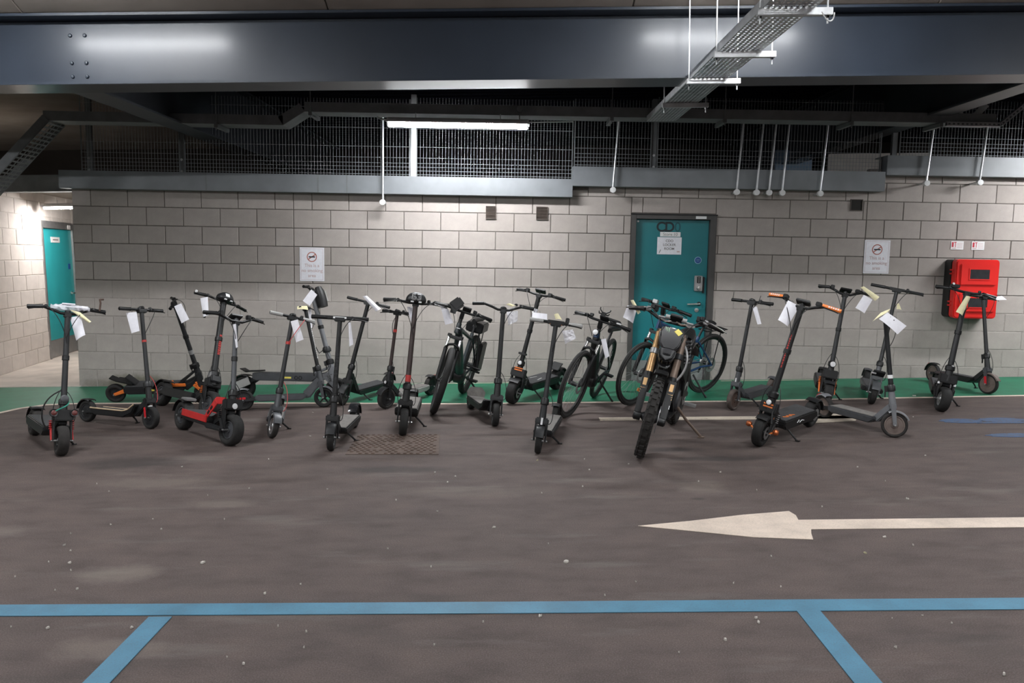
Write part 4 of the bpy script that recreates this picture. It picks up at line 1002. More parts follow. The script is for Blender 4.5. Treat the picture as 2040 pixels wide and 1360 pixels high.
            x2.build('white_sticker', 'wpl', dm)
        for q in (-.035, .035):
            MB(sx).obox(c+YV*q+fv*(Cc*.80)-u*.019, (fv, YV, u), (.008, .014, .006)).build('light_slot', 'lens', dm, bevel=.002)
    if g('lamp', None) is not None:
        d_ = g('lamp', .3); rr = g('lampr', .022)
        MB(sx).lathe(s(d_)+fv*(sr*1.3), fv, [(.0001, -.02), (rr*.8, -.02), (rr, .012), (rr*.92, .022), (rr*.86, .018)], 18, closed=False).build('headlight', 'black', root)
        MB(sx).lathe(s(d_)+fv*(sr*1.3+.019), fv, [(rr*.88, -.004), (rr*.7, .003), (.0001, .005)], 18, closed=False).build('headlight_lens', 'lens', root)
    if g('bell', True):
        MB(sx).lathe(bt+YV*hw*.40+u*.018, u, [(.015, -.012), (.016, 0), (.012, .010), (.0001, .013)], 12, closed=False).build('bell', 'black', root)
    # --- cables
    cm_ = g('cable', 'cable')
    MB(sx).tube(bez(bt+YV*hw*.52+fv*.015-u*.005, bt+YV*.08+fv*.12-u*.02, bt+YV*.02+fv*.09-u*.14, s(L-.24)+fv*sr, 12), .0032, 6).build('brake_cable', cm_, root)
    MB(sx).tube(bez(s(hd+.10)+YV*sr, s(hd+.04)+YV*.085+fv*.02, s(hd-.16)+YV*.10+fv*.02, s(cr)+YV*(tw/2+.03), 12), .0032, 6).build('lower_cable', g('cable2', cm_), root)
    if g('cable3', big):
        MB(sx).tube(bez(bt-YV*hw*.5+fv*.015, bt-YV*.10+fv*.10-u*.06, bt-YV*.03+fv*.06-u*.16, s(L-.3)+fv*sr, 12), .0032, 6).build('brake_cable', cm_, root)
        MB(sx).tube(bez(s(hd+.12)-YV*sr, s(hd)-YV*.10+fv*.05, s(hd-.14)-YV*.08, V((xf0, -.04, dz1)), 12), .0032, 6).build('lower_cable', cm_, root)
    # --- kickstand: foot rests on the floor on the leaning side
    if ln > .03 and g('stand', True):
        yk = g('yk', .17 if big else .13); xk = xf0-.10; zk = yk*tan(ln)+.006
        ks = MB().tube([(xk, dw*.3, dz1-dt+.01), (xk-.012, (dw*.3+yk)/2+.01, (dz1-dt+zk)/2), (xk-.03, yk, zk+.002)], [.009, .008, .008], 8).build('kickstand', g('standm', 'matt'), root)
        MB().obox((xk-.034, yk+.006, zk+.001), (V((1, 0, 0)), V((0, cos(ln), sin(ln))), V((0, -sin(ln), cos(ln)))), (.012, .018, .004)).build('stand_foot', 'matt', ks)
    # --- extras: bands of print along the stem
    for m2, a, b, wd in g('print', []):
        k = 0; d_ = a; rr = random.Random(len(label))
        band = MB(sx)
        while d_ < b:
            ll = rr.uniform(.010, .022); band.obox(s(d_+ll/2)+fv*(sr*1.0), (fv, YV, u), (.0022, wd*rr.uniform(.7, 1)/2, ll/2)); d_ += ll+.006
        band.build('stem_print', m2, root, smooth=0)
    for m2, d_, ll in g('bands', []):
        MB(sx).lathe(s(d_), u, [(sr*.9, 0), (sr*1.10, 0), (sr*1.10, ll), (sr*.9, ll)], 14).build('stem_band', m2, root)
    fn = g('extra', None)
    if fn: fn(root, s, sx, u, fv, base, L, bt, hw, r, wb, dz1, dt, dw, tw, xf0, xr, sr)
    return root

# ---------------------------------------------------------------- the scooters, one by one
def ex_redarm(root, s, sx, u, fv, base, L, bt, hw, r, wb, dz1, dt, dw, tw, xf0, xr, sr):
    for sg in (-1, 1):
        b = MB(sx).lathe(s(r+.10)+YV*sg*.075+fv*.045, fv, [(.0001, -.02), (.030, -.02), (.034, .0), (.030, .016), (.024, .012), (.0001, .010)], 18, closed=False).build('front_lamp', 'char', root)
        MB(sx).lathe(s(r+.10)+YV*sg*.075+fv*.058, fv, [(.024, -.003), (.016, .003), (.0001, .004)], 16, closed=False).build('lamp_lens', 'dred', b)
    MB(sx).tube(bez(s(.33)+YV*.03, s(.28)+YV*.05+fv*.06, s(.27)-YV*.02+fv*.07, s(.22)-YV*.09+fv*.05, 10), .006, 6).build('tied_cable', 'gcable', root)
    MB(sx).tube(bez(s(.42)-fv*.02, s(.36)-YV*.16, s(.2)-YV*.18-fv*.06, s(.10)-YV*.1-fv*.08, 12), .006, 6).build('hanging_cable', 'cable', root)
    MB(sx).lathe(s(.34)+fv*.03, fv, [(.0001, 0), (.032, 0), (.032, .012), (.026, .016), (.0001, .016)], 18, closed=False).build('hinge_knob', 'gun', root)
    m = MB(sx); rr = random.Random(4); n, k_ = 14, 8
    vs = []
    for i in range(n+1):
        q = -.55+1.0*i/n
        for k in range(k_):
            a = 2*pi*k/k_; R_ = .036*(1-.5*abs(q+.05))+rr.uniform(-.009, .009)
            vs.append(bt+YV*hw*-q+u*(.006+R_*sin(a)*.8)+fv*R_*cos(a))
    m.add(vs, [(i*k_+k, i*k_+(k+1) % k_, (i+1)*k_+(k+1) % k_, (i+1)*k_+k) for i in range(n) for k in range(k_)])
    m.build('plastic_wrap', 'film', root, smooth=0)
    MB(sx).obox(bt+u*.035+YV*.0, (fv, YV, u), (.03, .05, .006)).build('white_tape', 'paper', root, bevel=.003)
    MB(sx).obox(bt+u*.01+YV*.12, (fv, YV, u), (.022, .03, .018)).build('white_tape', 'paper', root, bevel=.004)
    MB(sx).tube([bt+YV*hw*.82, bt+YV*hw*.84+u*.07, bt+YV*hw*.82+u*.10], .008, 8).build('mirror_stalk', 'rust', root)
    MB(sx).tube([bt+YV*hw*.80+u*.10, bt+YV*hw*.92+u*.105], .007, 8).build('mirror_stalk', 'rust', root)
scooter('red_arm', 'tall black scooter with red front swing arms and plastic-wrapped handlebar', big=True, arm='red', body='matt', stem='char', bar='rise', deckm='char', matm='mat_top', rear_arm='red', print=[], extra=ex_redarm, tyre='dusty', display='none', sr=.022, brace=False)

scooter('wood', 'slim black scooter with a curved wood-edged deck', body='matt', stem='char', deck='curved', edge='wood', tw=.058, tyre='rubber', display='disc', ff=False, cable2='rcable', levers=1, clampm='char', bands=[('redp', .72, .02), ('wpl', .10, .012)], hub='char',
        extra=lambda root, s, sx, u, fv, base, L, bt, hw, r, wb, dz1, dt, dw, tw, xf0, xr, sr: MB(sx).beam(s(.10)-YV*(tw/2+.03), s(.0)-YV*(tw/2+.03), .004, .022).build('red_reflector', 'tail', root))

def ex_orangearm(root, s, sx, u, fv, base, L, bt, hw, r, wb, dz1, dt, dw, tw, xf0, xr, sr):
    MB().box(xf0-.10, xf0+.04, -dw/2-.008, -dw/2+.01, dz1+.00, dz1+.035).build('orange_bracket', 'orange', root, bevel=.005)
    MB().box(xf0-.11, xf0-.09, -dw/2-.008, -dw/2+.02, dz1, dz1+.07).build('orange_bracket', 'orange', root, bevel=.005)
    for a in (-.05, .05): MB().beam((xf0-.06, a, dz1), s(.26)+YV*a*.5-fv*.02, .012, .03, .012, .02).build('neck_frame', 'char', root, bevel=.003)
    MB().beam((xr+.12, 0, dz1+.01), (xr+.02, 0, dz1+.10), .12, .012).build('rear_footrest', 'char', root, bevel=.004)
    MB().box(xr+.30, xr+.34, -dw/2-.006, -dw/2, dz1-.045, dz1-.025).build('yellow_label', 'yellow', root)
    MB(sx).obox(bt+YV*hw*-.9+u*.03, (fv, YV, u), (.014, .02, .03)).build('end_light', 'black', root, bevel=.004)
scooter('orange_arm', 'black off-road scooter with orange rear swing arm and bracket, standing side-on', big=True, arm='orange', body='char', stem='char', tw=.075, deckm='char', bar='rise', display='box', extra=ex_orangearm, stand=False, rf=False, kick=True, tail=False, bands=[('alu', .45, .05)], sr=.024)

def ex_orangetext(root, s, sx, u, fv, base, L, bt, hw, r, wb, dz1, dt, dw, tw, xf0, xr, sr):
    MB(sx).beam(s(.30)+fv*.01, s(.22)+fv*.02, .10, .07, .12, .09).build('neck_block', 'char', root, bevel=.008)
    MB(sx).beam(s(.33)-YV*.05, s(.27)-YV*.05, .012, .05).build('silver_cap', 'alu', root, bevel=.004)
    q = bt-YV*hw*.62
    MB(sx).tube([q-u*.02, q-u*.06], .004, 6).build('lanyard', 'cable', root)
    MB(sx).tube([q-u*.05, q-u*.06, q-u*.20, q-u*.21], [.010, .017, .014, .006], 10).build('hanging_fob', 'redp', root)
    MB(sx).lathe(q-u*.25, u, [(.0001, 0), (.012, .004), (.012, .02), (.0001, .024)], 10, closed=False).build('fob_end', 'black', root)
    MB(sx).tube([bt-YV*(hw+.004), bt-YV*(hw+.018)], .014, 10).build('white_grip_end', 'wpl', root)
scooter('orange_text', 'thick black scooter stem with orange lettering and white-patched dome cover', big=True, arm='matt', spring='orange', body='matt', stem='matt', tw=.10, sr=.031, display='dome', bar='swept', print=[('redp', .52, .72, .032)], deckm='char', extra=ex_orangetext, hub='gun', brace=True, lower=1,
        nw=.11)

def ex_reddeck(root, s, sx, u, fv, base, L, bt, hw, r, wb, dz1, dt, dw, tw, xf0, xr, sr):
    for sg in (-1, 1):
        MB().beam((xf0-.02, sg*(tw/2+.04), dz1-dt+.01), (-.01, sg*(tw/2+.03), r), .05, .05, .035, .035).build('front_arm', 'char', root, bevel=.010)
    MB(sx).lathe(s(.20)+fv*.03+YV*.0, fv, [(.0001, -.01), (.024, -.01), (.025, .008), (.0001, .010)], 18, closed=False).build('headlight', 'lens', root)
    MB().box(-wb-.02, -wb+.10, -.05, .05, r*2+.01, r*2+.035).build('rear_grab', 'alu', root, bevel=.006)
scooter('red_deck', 'black fat-tyred scooter with red deck rails and red neck plates', big=True, arm='char', body='matt', stem='gun', tw=.10, rail='red', plate='red', bar='rise', display='box', sr=.021, extra=ex_reddeck, deckm='matt', hub='gun', neck='matt', brace=False, xf=.26)

def ex_tail(root, s, sx, u, fv, base, L, bt, hw, r, wb, dz1, dt, dw, tw, xf0, xr, sr):
    for sg in (-1, 1):
        MB().obox((-wb, sg*(tw/2+.024), r+.02), (V((1, 0, 0)), YV, V((0, 0, 1))), (.030, .004, .012)).build('side_reflector', 'tail', root, bevel=.003)
    MB().beam((xf0+.01, 0, dz1-.02), s(.20), .07, .10, .05, .07).build('neck_fairing', 'gun', root, bevel=.012)
scooter('tail_light', 'grey commuter scooter with red hub reflector and white-lettered black stem', body='gun', stem='matt', tw=.056, rim=.70, fw='spoke5', hub='black', print=[('wpl', .42, .76, .018)], extra=ex_tail, rfm='gun', deckm='gun', ff=True, display='none', fork='gun', stand=False)

def ex_greysusp(root, s, sx, u, fv, base, L, bt, hw, r, wb, dz1, dt, dw, tw, xf0, xr, sr):
    MB().box(xf0-.36, xf0-.28, -dw/2-.002, -dw/2, dz1-.055, dz1-.035).build('yellow_reflector', 'yellow', root)
    for k in range(2): MB().disc((xf0-.22+k*.05, -dw/2-.001, dz1-.045), YV, .022, .004, 18, .014).build('charge_port', 'black', root)
    MB().obox((-wb+.03, -(tw/2+.055), r+.05), (V((.85, 0, .35)).normalized(), YV, V((-.35, 0, .85)).normalized()), (.09, .003, .045)).build('side_plate', 'lgrey', root, bevel=.003)
    bag = MB(sx); bag.lathe(bt-u*.13+fv*.08, u, [(.0001, -.10), (.055, -.10), (.062, -.02), (.055, .08), (.035, .13), (.0001, .14)], 16, closed=False); bag.build('handlebar_bag', 'matt', root)
    MB(sx).obox(bt-u*.12+fv*.145, (fv, YV, u), (.004, .012, .06)).build('bag_stripe', 'lgrey', root)
    for sg in (-1, 1):
        MB(sx).beam(s(r+.09)+YV*sg*.06-fv*.01, base+YV*sg*(tw/2+.03)+V((.02, 0, .01)), .022, .075, .018, .04).build('suspension_link', 'grey', root, bevel=.008)
    MB(sx).tube([s(.47)-fv*.02, s(.44)-fv*.09, s(.52)-fv*.11], .006, 6).build('folding_hook', 'black', root)
    MB(sx).lathe(s(.45), u, [(.0001, -.03), (.045, -.02), (.05, .01), (.038, .04), (.0001, .05)], 12, closed=False).build('folding_joint', 'char', root)
scooter('grey_susp', 'grey suspension scooter with black handlebar bag and yellow deck reflector', big=True, arm='grey', body='grey', stem='grey', tw=.085, deckm='gun', deck_z=.30, deck_t=.085, sr=.026, bar='rise', display='none', kick=True, extra=ex_greysusp, hub='black', rear_arm='char', stand=False, rfm='matt', spring='alu')

scooter('red_cable', 'dark slate scooter with pale grey grips and a red cable', body='gun', stem='char', fork='gun', cable='rcable', cable2='rcable', grip='lgrey', matm='mat_pale', tw=.05, tyre='dusty', bands=[('redp', .74, .025)], levers=1, hub='alu', lamp=None, display='disc')
scooter('flat_bar', 'black scooter with a flat one-piece handlebar and shiny rear fender', body='matt', stem='matt', tw=.056, br=.017, grip='black', levers=1, display='none', rfm='gloss', rfa=(28, 178), ffm='char', matm='mat_pale', deck_w=.17, bands=[('wpl', .085, .018)], lamp=None, print=[('black', .35, .7, .03)], bell=False,
        extra=lambda root, s, sx, u, fv, base, L, bt, hw, r, wb, dz1, dt, dw, tw, xf0, xr, sr: (MB(sx).obox(bt+fv*.018, (fv, YV, u), (.003, .055, .008)).build('bar_label', 'wpl', root), MB(sx).obox(bt, (fv, YV, u), (.018, .11, .014)).build('bar_cover', 'black', root, bevel=.006)))
scooter('left_lean_black', 'plain black scooter whose deck points towards the wall, behind the flat bar one', body='matt', stem='matt', tw=.054, sr=.022, deckm='matt', matm='mat_top', levers=1, nw=.08, nh=.24)
scooter('red_mark', 'dusty black scooter with red-banded stem behind the one marked 63', body='char', stem='bronze_s', tyre='dusty', tw=.056, sr=.018, bands=[('redp', .70, .03)], matm='mat_pale', levers=2, deckm='lgrey', lamp=.17)
scooter('dome63', 'brown black scooter with a dome cover marked 63', body='matt', stem='bronze_s', big=True, arm=None, ff=False, tw=.07, number='63', display='dome', bar='swept', sr=.023, fork='matt', bands=[('redp', .36, .06), ('paper', .20, .055)], collar=False, matm='mat_pale', brace=False)
def ex_curl(root, s, sx, u, fv, base, L, bt, hw, r, wb, dz1, dt, dw, tw, xf0, xr, sr):
    for sg in (-1, 1): MB(sx).lathe(s(.145)+YV*sg*.05, u, [(.0001, 0), (.014, 0), (.014, .03), (.0001, .034)], 12, closed=False).build('suspension_cap', 'alu', root)
    MB().prism([(-.09, 0), (.09, 0), (.10, .05), (.06, .10), (-.06, .10), (-.10, .05)], (xr+.02, 0, dz1), (0, 1, 0), (-.3, 0, .95), .012).build('rear_kick', 'mat_pale', root, bevel=.003)
scooter('curved_deck', 'black scooter with a curled-up grey deck tail and wide swept bar', body='matt', stem='matt', tw=.062, rim=.60, bar='rise', sr=.022, deck='curved', deck_w=.18, matm='mat_pale', extra=ex_curl, levers=1, fork='char', rf=False, tail=False, ff=False)
def ex_wide(root, s, sx, u, fv, base, L, bt, hw, r, wb, dz1, dt, dw, tw, xf0, xr, sr):
    for k in range(2): MB(sx).obox(s(r+.11+k*.022)+fv*.036, (fv, YV, u), (.004, .045, .006)).build('orange_stripe', 'orange', root)
    for sg in (-1, 1): MB().beam((xf0-.2, sg*.05, dz1+.006), (xf0-.33, sg*.03, dz1+.006), .012, .002, side=YV).build('deck_stripe', 'lgrey', root)
    MB().beam((-wb+.02, 0, r*2+.07), (-wb+.13, 0, dz1+.05), .12, .014).build('rear_footrest', 'matt', root, bevel=.004)
    MB(sx).tube([bt-u*.02, bt-u*.14], .024, 10).build('folding_head', 'black', root)
    MB(sx).lathe(s(L*.80), u, [(sr*.9, 0), (sr*1.15, 0), (sr*1.15, .05), (sr*.9, .05)], 12).build('white_tape', 'paper', root)
    MB(sx).obox(s(.42)+fv*.03, (fv, YV, u), (.02, .045, .012)).build('clamp_bolt', 'black', root, bevel=.004)
scooter('wide_orange', 'wide-tyred black scooter with orange stripes above the front wheel', big=True, arm='matt', spring='alu', body='matt', stem='matt', tw=.10, bar='swept', display='box', lamp=.32, lampr=.028, extra=ex_wide, sr=.023, ff=True, ffm='matt', nw=.10)
scooter('grey_grip', 'slim dark scooter with pale grey grips and grey deck between the bicycles', body='char', stem='char', tw=.05, grip='lgrey', matm='mat_pale', deckm='char', tyre='rubber', ffm='char', bands=[('alu', .20, .018), ('black', .62, .03)], display='box2', levers=1, deck_w=.16, cable2='cable',
        extra=lambda root, s, sx, u, fv, base, L, bt, hw, r, wb, dz1, dt, dw, tw, xf0, xr, sr: (MB(sx).obox(bt, (fv, YV, u), (.017, .075, .017)).build('bar_cover', 'black', root, bevel=.007), MB(sx).obox(bt+YV*.09+u*.025, (fv, YV, u), (.012, .016, .025)).build('throttle', 'black', root, bevel=.005), MB(sx).obox(bt-u*.016+fv*.012, (fv, YV, u), (.003, .05, .0025)).build('orange_line', 'orange', root), MB(sx).obox(s(.155)+fv*.032, (fv, YV, u), (.002, .008, .028)).build('light_strip', 'lens', root)))
scooter('rust', 'dark scooter with rust-dusted wheels beside the door frame', body='gun', stem='char', tyre='rustyre', hub='rust', tw=.052, rim=.70, matm='mat_top', display='disc', ff=False, bands=[('black', .30, .04)], levers=1,
        extra=lambda root, s, sx, u, fv, base, L, bt, hw, r, wb, dz1, dt, dw, tw, xf0, xr, sr: (MB(sx).tube([bt-YV*hw*.95, bt-YV*hw*.96+u*.08], .003, 6).build('cable_tie_tail', 'cable', root), MB(sx).tube([bt+YV*hw*.3, bt+YV*hw*.36+u*.07], .003, 6).build('cable_tie_tail', 'cable', root), MB(sx).obox(s(.20)+fv*.03, (fv, YV, u), (.002, .006, .02)).build('pale_label', 'wpl', root)))
def ex_ogrip(root, s, sx, u, fv, base, L, bt, hw, r, wb, dz1, dt, dw, tw, xf0, xr, sr):
    for sg in (-1, 1):
        MB(sx).lathe(base+YV*sg*(tw/2+.075)+V((0, 0, .03)), YV*sg, [(.0001, -.02), (.016, -.02), (.026, 0), (.020, .02), (.0001, .026)], 14, closed=False).build('axle_bobbin', 'copper', root)
        MB(sx).tube([base+YV*sg*(tw/2+.02), base+YV*sg*(tw/2+.08)+V((0, 0, .03))], .008, 8).build('axle_peg', 'orange', root)
        MB(sx).beam(s(.14)+YV*sg*(tw/2+.025), base+YV*sg*(tw/2+.025), .006, .010).build('orange_blade', 'orange', root)
    for k in range(2): MB(sx).obox(s(r+.085+k*.022)+fv*.038, (fv, YV, u), (.004, .04, .006)).build('orange_stripe', 'orange', root)
    for q in (-.30, -.36, -.42): MB().beam((q, .03, dz1+.005), (q-.06, .055, dz1+.005), .012, .002).build('deck_stripe', 'orange', root); 
    MB().tube([(xf0-.22, dw/2+.002, dz1-.045), (xf0-.25, dw/2+.002, dz1-.025), (xf0-.27, dw/2+.002, dz1-.05), (xf0-.31, dw/2+.002, dz1-.035), (xf0-.36, dw/2+.002, dz1-.045)], .003, 5).build('script_print', 'wpl', root)
    MB(sx).tube([s(r+.06)+YV*.05+fv*.05, s(r-.04)+YV*.09+fv*.1], .006, 6).build('fender_stay', 'black', root)
scooter('orange_grip', 'black scooter with bright orange grips and orange axle bobbins', big=True, arm='matt', spring='alu', body='matt', stem='matt', tw=.08, grip='orange', ribs=True, gl=.15, bar='rise', display='box', lamp=.25, lampr=.027, print=[('redp', .55, .82, .012)], extra=ex_ogrip, sr=.025, ff=True, ffm='matt', collar=True)
scooter('orange_caliper', 'tall black scooter with orange brake calipers on both sides of the wheel', big=True, arm='orange', spring='orange', body='matt', stem='char', tw=.085, bar='rise', display='box', lamp=.31, lampr=.034, sr=.022, ff=True, ffm='char', collar=True)
scooter('grey_deck', 'grey scooter with a pale deck edge and its front wheel turned aside', body='grey', stem='char', tw=.05, rim=.74, hub='rust_g', tyre='dusty', deckm='gun', matm='mat_pale', rfm='grey', ffm='grey', fork='grey', levers=2, display='disc', grip='lgrey', bands=[('wpl', .40, .03), ('black', .26, .10)], stand=True)
def ex_slim(root, s, sx, u, fv, base, L, bt, hw, r, wb, dz1, dt, dw, tw, xf0, xr, sr):
    MB(sx).obox(s(r+.085)+fv*.05, ((fv+u*.4).normalized(), YV, (u-fv*.4).normalized()), (.06, .06, .012)).build('front_cover', 'black', root, bevel=.006)
    MB(sx).obox(s(r+.10)+fv*.07-YV*.01, ((fv+u*.4).normalized(), YV, (u-fv*.4).normalized()), (.03, .02, .004)).build('white_label', 'wpl', root, bevel=.002)
    MB(sx).obox(s(r+.08)+fv*.075-YV*.05, ((fv+u*.4).normalized(), YV, (u-fv*.4).normalized()), (.012, .025, .004)).build('white_label', 'wpl', root, bevel=.002)
    MB(sx).obox(bt, (fv, YV, u), (.018, .08, .014)).build('bar_cover', 'black', root, bevel=.006)
    for sg in (-1, 1): MB().box(-.30, -.16, sg*.085-.025, sg*.085+.025, .10, .15).build('foot_board', 'char', root, bevel=.01)
scooter('slim', 'slim dark scooter behind the grey-decked one, close to the wall joint', body='gun', stem='char', tw=.06, br=.014, headm='gun', display='none', bands=[('wpl', .30, .03)], extra=ex_slim, levers=1, gl=.14, grip='char')
def ex_ystrip(root, s, sx, u, fv, base, L, bt, hw, r, wb, dz1, dt, dw, tw, xf0, xr, sr):
    MB(sx).obox(bt-YV*hw*.42+u*.03, (fv, YV, u), (.03, .04, .018)).build('switch_block', 'black', root, bevel=.006)
    MB(sx).obox(bt-YV*hw*.5+u*.045+fv*.02, (fv, YV, u), (.01, .01, .012)).build('bright_button', 'wpl', root, bevel=.003)
    for sg in (-1, 1): MB(sx).lathe(s(r+.03)+YV*sg*.075+fv*.01, u, [(.0001, -.01), (.012, -.01), (.012, .012), (.0001, .014)], 10, closed=False).build('suspension_cap', 'lens', root)
scooter('yellow_strip', 'big black scooter with a knotted yellow strip in front of the red cabinet', big=True, arm='matt', spring='char', body='matt', stem='char', tw=.095, bar='swept', display='none', sr=.026, extra=ex_ystrip, tyre='rubber', hub='alu', rfm='matt')
scooter('red_fork', 'slim scooter with red fork reflector and red-rimmed wheel under the red cabinet', body='char', stem='char', tw=.05, rim=.80, hub='rust_g', deckm='matt', levers=1, display='none', rfm='matt', ffm='rust_g', fork='gun', grip='black',
        extra=lambda root, s, sx, u, fv, base, L, bt, hw, r, wb, dz1, dt, dw, tw, xf0, xr, sr: [MB(sx).beam(s(.085)+YV*sg*(tw/2+.030), s(-.005)+YV*sg*(tw/2+.030), .004, .026).build('fork_reflector', 'tail', root) for sg in (-1, 1)])

# ---------------------------------------------------------------- bicycles
def bike_wheel(name, c, r, parent, xf=None, tw=.05, tyre='rubber', rimm='black', side=None, ns=28, refl=None):
    c = vec(c); P = [(r-tw*.5+tw*.5*cos(2*pi*k/12), tw*.5*sin(2*pi*k/12)) for k in range(12)]
    t = MB(xf).lathe(c, YV, P, 48).build(name, tyre, parent, smooth=70)
    ri = r-tw*.85
    MB(xf).lathe(c, YV, [(ri-.022, -.006), (ri-.012, -.012), (ri+.008, -.013), (ri+.008, .013), (ri-.012, .012), (ri-.022, .006)], 48).build('wheel_rim', rimm, t)
    if side:
        for sg in (-1, 1): MB(xf).disc(c+YV*sg*tw*.40, YV, r-tw*.22, .002, 48, r-tw*.36).build('tyre_stripe', side, t)
    MB(xf).lathe(c, YV, [(.0001, -.055), (.012, -.055), (.024, -.035), (.02, -.02), (.02, .02), (.024, .035), (.012, .055), (.0001, .055)], 16, closed=False).build('wheel_hub', 'char', t)
    sp = MB(xf)
    for k in range(ns):
        a = 2*pi*k/ns; b = a+(.5 if k % 4 < 2 else -.5); sg = 1 if k % 2 else -1
        sp.tube([c+V((cos(b)*.02, sg*.03, sin(b)*.02)), c+V((cos(a)*(ri-.015), 0, sin(a)*(ri-.015)))], .0013, 4)
    sp.build('spokes', 'alu', t, smooth=0, kind='stuff')
    MB(xf).disc(c+YV*.05, YV, .085, .003, 28, .055).build('brake_disc', 'alu', t)
    if refl: MB(xf).obox(c+V((-.10, -.01, -.20)), (V((.9, 0, .4)).normalized(), YV, V((-.4, 0, .9)).normalized()), (.03, .004, .018)).build('spoke_reflector', refl, t)
    return t

def bicycle(key, label, **o):
    g = lambda k, d: o.get(k, d)
    root, ln, st, wb, Hb, rk, hw, r, u, fv, base, L, sx = rig(key, 'electric_bicycle', label, 'bicycle')
    s = lambda d: base+u*d; fm = g('frame', 'dgreen'); RA = V((-wb, 0, r)); tw = g('tw', .05)
    bike_wheel('front_wheel', base, r, root, sx, tw, 'rubber', 'black', g('side', None), refl=g('refl', None))
    bike_wheel('rear_wheel', RA, r, root, None, tw, 'rubber', 'black', g('side', None))
    HT, HBt = s(L-.13)-fv*.045, s(r+.16)-fv*.045            # head tube ends, behind the axle line
    off = -fv*.045
    BB = V((-wb+.46, 0, .285)); ST = V((-wb+.255, 0, .285+g('st', .46))); SD = ST+(ST-BB).normalized()*g('post', .14)
    MB(sx).tube([HBt, HT], .026, 14).build('head_tube', g('head', fm), root)
    dt = MB(); dt.tube([HBt+u*.05, HBt.lerp(BB, .5)-V((0, 0, .01)), BB], [.034, g('dtr', .046), .05], 14, flat=.8, ref=YV); dt.build('down_tube', fm, root, smooth=60)
    MB().tube([HT-u*.05, ST+(BB-ST)*g('tt', .12)], [.024, .020], 12).build('top_tube', fm, root)
    MB().tube([BB, ST], .021, 12).build('seat_tube', fm, root)
    for sg in (-1, 1):
        MB().tube([BB+YV*sg*.045, RA+YV*sg*.065+V((.2, 0, 0)), RA+YV*sg*.068], [.014, .012, .011], 8).build('chain_stay', fm, root)
        MB().tube([ST+YV*sg*.018-V((0, 0, .05)), RA+YV*sg*.066], [.010, .009], 8).build('seat_stay', fm, root)
        MB(sx).tube([s(r+.13)+YV*sg*.062+off, s(r*.55)+YV*sg*.064+off*.6], .0165, 10).build('fork_stanchion', 'silver', root)
        MB(sx).tube([s(r*.98)+YV*sg*.064+off*.7, s(.03)+YV*sg*.062+off*.15, base+YV*sg*.06], [.022, .021, .016], 10).build('fork_lower', g('fork', 'black'), root)
        MB(sx).lathe(s(r+.13)+YV*sg*.062+off, u, [(.0001, -.02), (.022, -.02), (.022, .012), (.0001, .016)], 12, closed=False).build('fork_cap', 'black', root)
    MB(sx).obox(s(r+.115)+off, (fv, YV, u), (.026, .075, .016)).build('fork_crown', 'black', root, bevel=.008)
    MB(sx).tube([s(r*.98)+YV*.064+off*.4, s(r+.02)+YV*.05+fv*.02, s(r+.035)+fv*.03, s(r+.02)-YV*.05+fv*.02, s(r*.98)-YV*.064+off*.4], .014, 8).build('fork_arch', g('fork', 'black'), root)
    # drive
    mo = MB(); mo.lathe(BB, YV, [(.0001, -.065), (.06, -.065), (.085, -.04), (.085, .04), (.06, .065), (.0001, .065)], 22, closed=False); mo.build('motor', 'black', root)
    MB().disc(BB-YV*.072, YV, .085, .005, 28, .055).build('chain_ring', 'char', root)
    for sg, a in ((-1, g('crank', .6)), (1, g('crank', .6)+pi)):
        e = BB+V((cos(a)*.165, sg*.085, sin(a)*.165))
        c_ = MB().beam(BB+YV*sg*.08, e, .016, .026, .014, .022).build('crank', 'black', root, bevel=.004)
        MB().obox(e+YV*sg*.055, (V((1, 0, 0)), YV, V((0, 0, 1))), (.045, .045, .010)).build('pedal', 'black', c_, bevel=.004)
    ch = MB(); ch.tube([BB-YV*.072+V((0, 0, .085)), RA-YV*.06+V((0, 0, .04))], .004, 5); ch.tube([BB-YV*.072-V((0, 0, .085)), RA-YV*.06-V((.02, 0, .10))], .004, 5); ch.build('chain', 'alu', root)
    MB().disc(RA-YV*.055, YV, .055, .02, 20).build('cassette', 'alu', root)
    MB().beam(RA-YV*.07-V((0, 0, .02)), RA-YV*.07-V((-.03, 0, .13)), .014, .03).build('derailleur', 'black', root, bevel=.004)
    # saddle
    MB().tube([ST, SD], .0145, 10).build('seat_post', 'black', root)
    sdl = MB(); vs = []; prof = [(.13, .022, -.004), (.06, .034, .006), (-.03, .055, .008), (-.09, .078, .012), (-.13, .070, .014)]
    for x_, w_, z_ in prof:
        for k in range(10):
            a = 2*pi*k/10; vs.append(SD+V((x_, w_*cos(a), .025+z_+.026*sin(a))))
    sdl.add(vs, [(i*10+k, i*10+(k+1) % 10, (i+1)*10+(k+1) % 10, (i+1)*10+k) for i in range(4) for k in range(10)]+[tuple(range(9, -1, -1)), tuple(range(40, 50))])
    sdl.build('saddle', 'black', root, smooth=70)
    # bars
    bt = s(L); shp = [(-1, -.0, -.055), (-.6, .004, -.02), (-.3, -.012, .0), (.3, -.012, .0), (.6, .004, -.02), (1, -.0, -.055)]
    bp = lambda q: bt+YV*hw*q[0]+u*q[1]+fv*q[2]
    MB(sx).tube([bp(q) for q in shp], .013, 10).build('handlebar', 'black', root, smooth=60)
    MB(sx).tube([HT, HT+u*.06], .020, 12).build('steerer', 'black', root)
    MB(sx).beam(HT+u*.05, bt-u*.012, .045, .05, .04, .038).build('bar_stem', g('stemm', 'black'), root, bevel=.008)
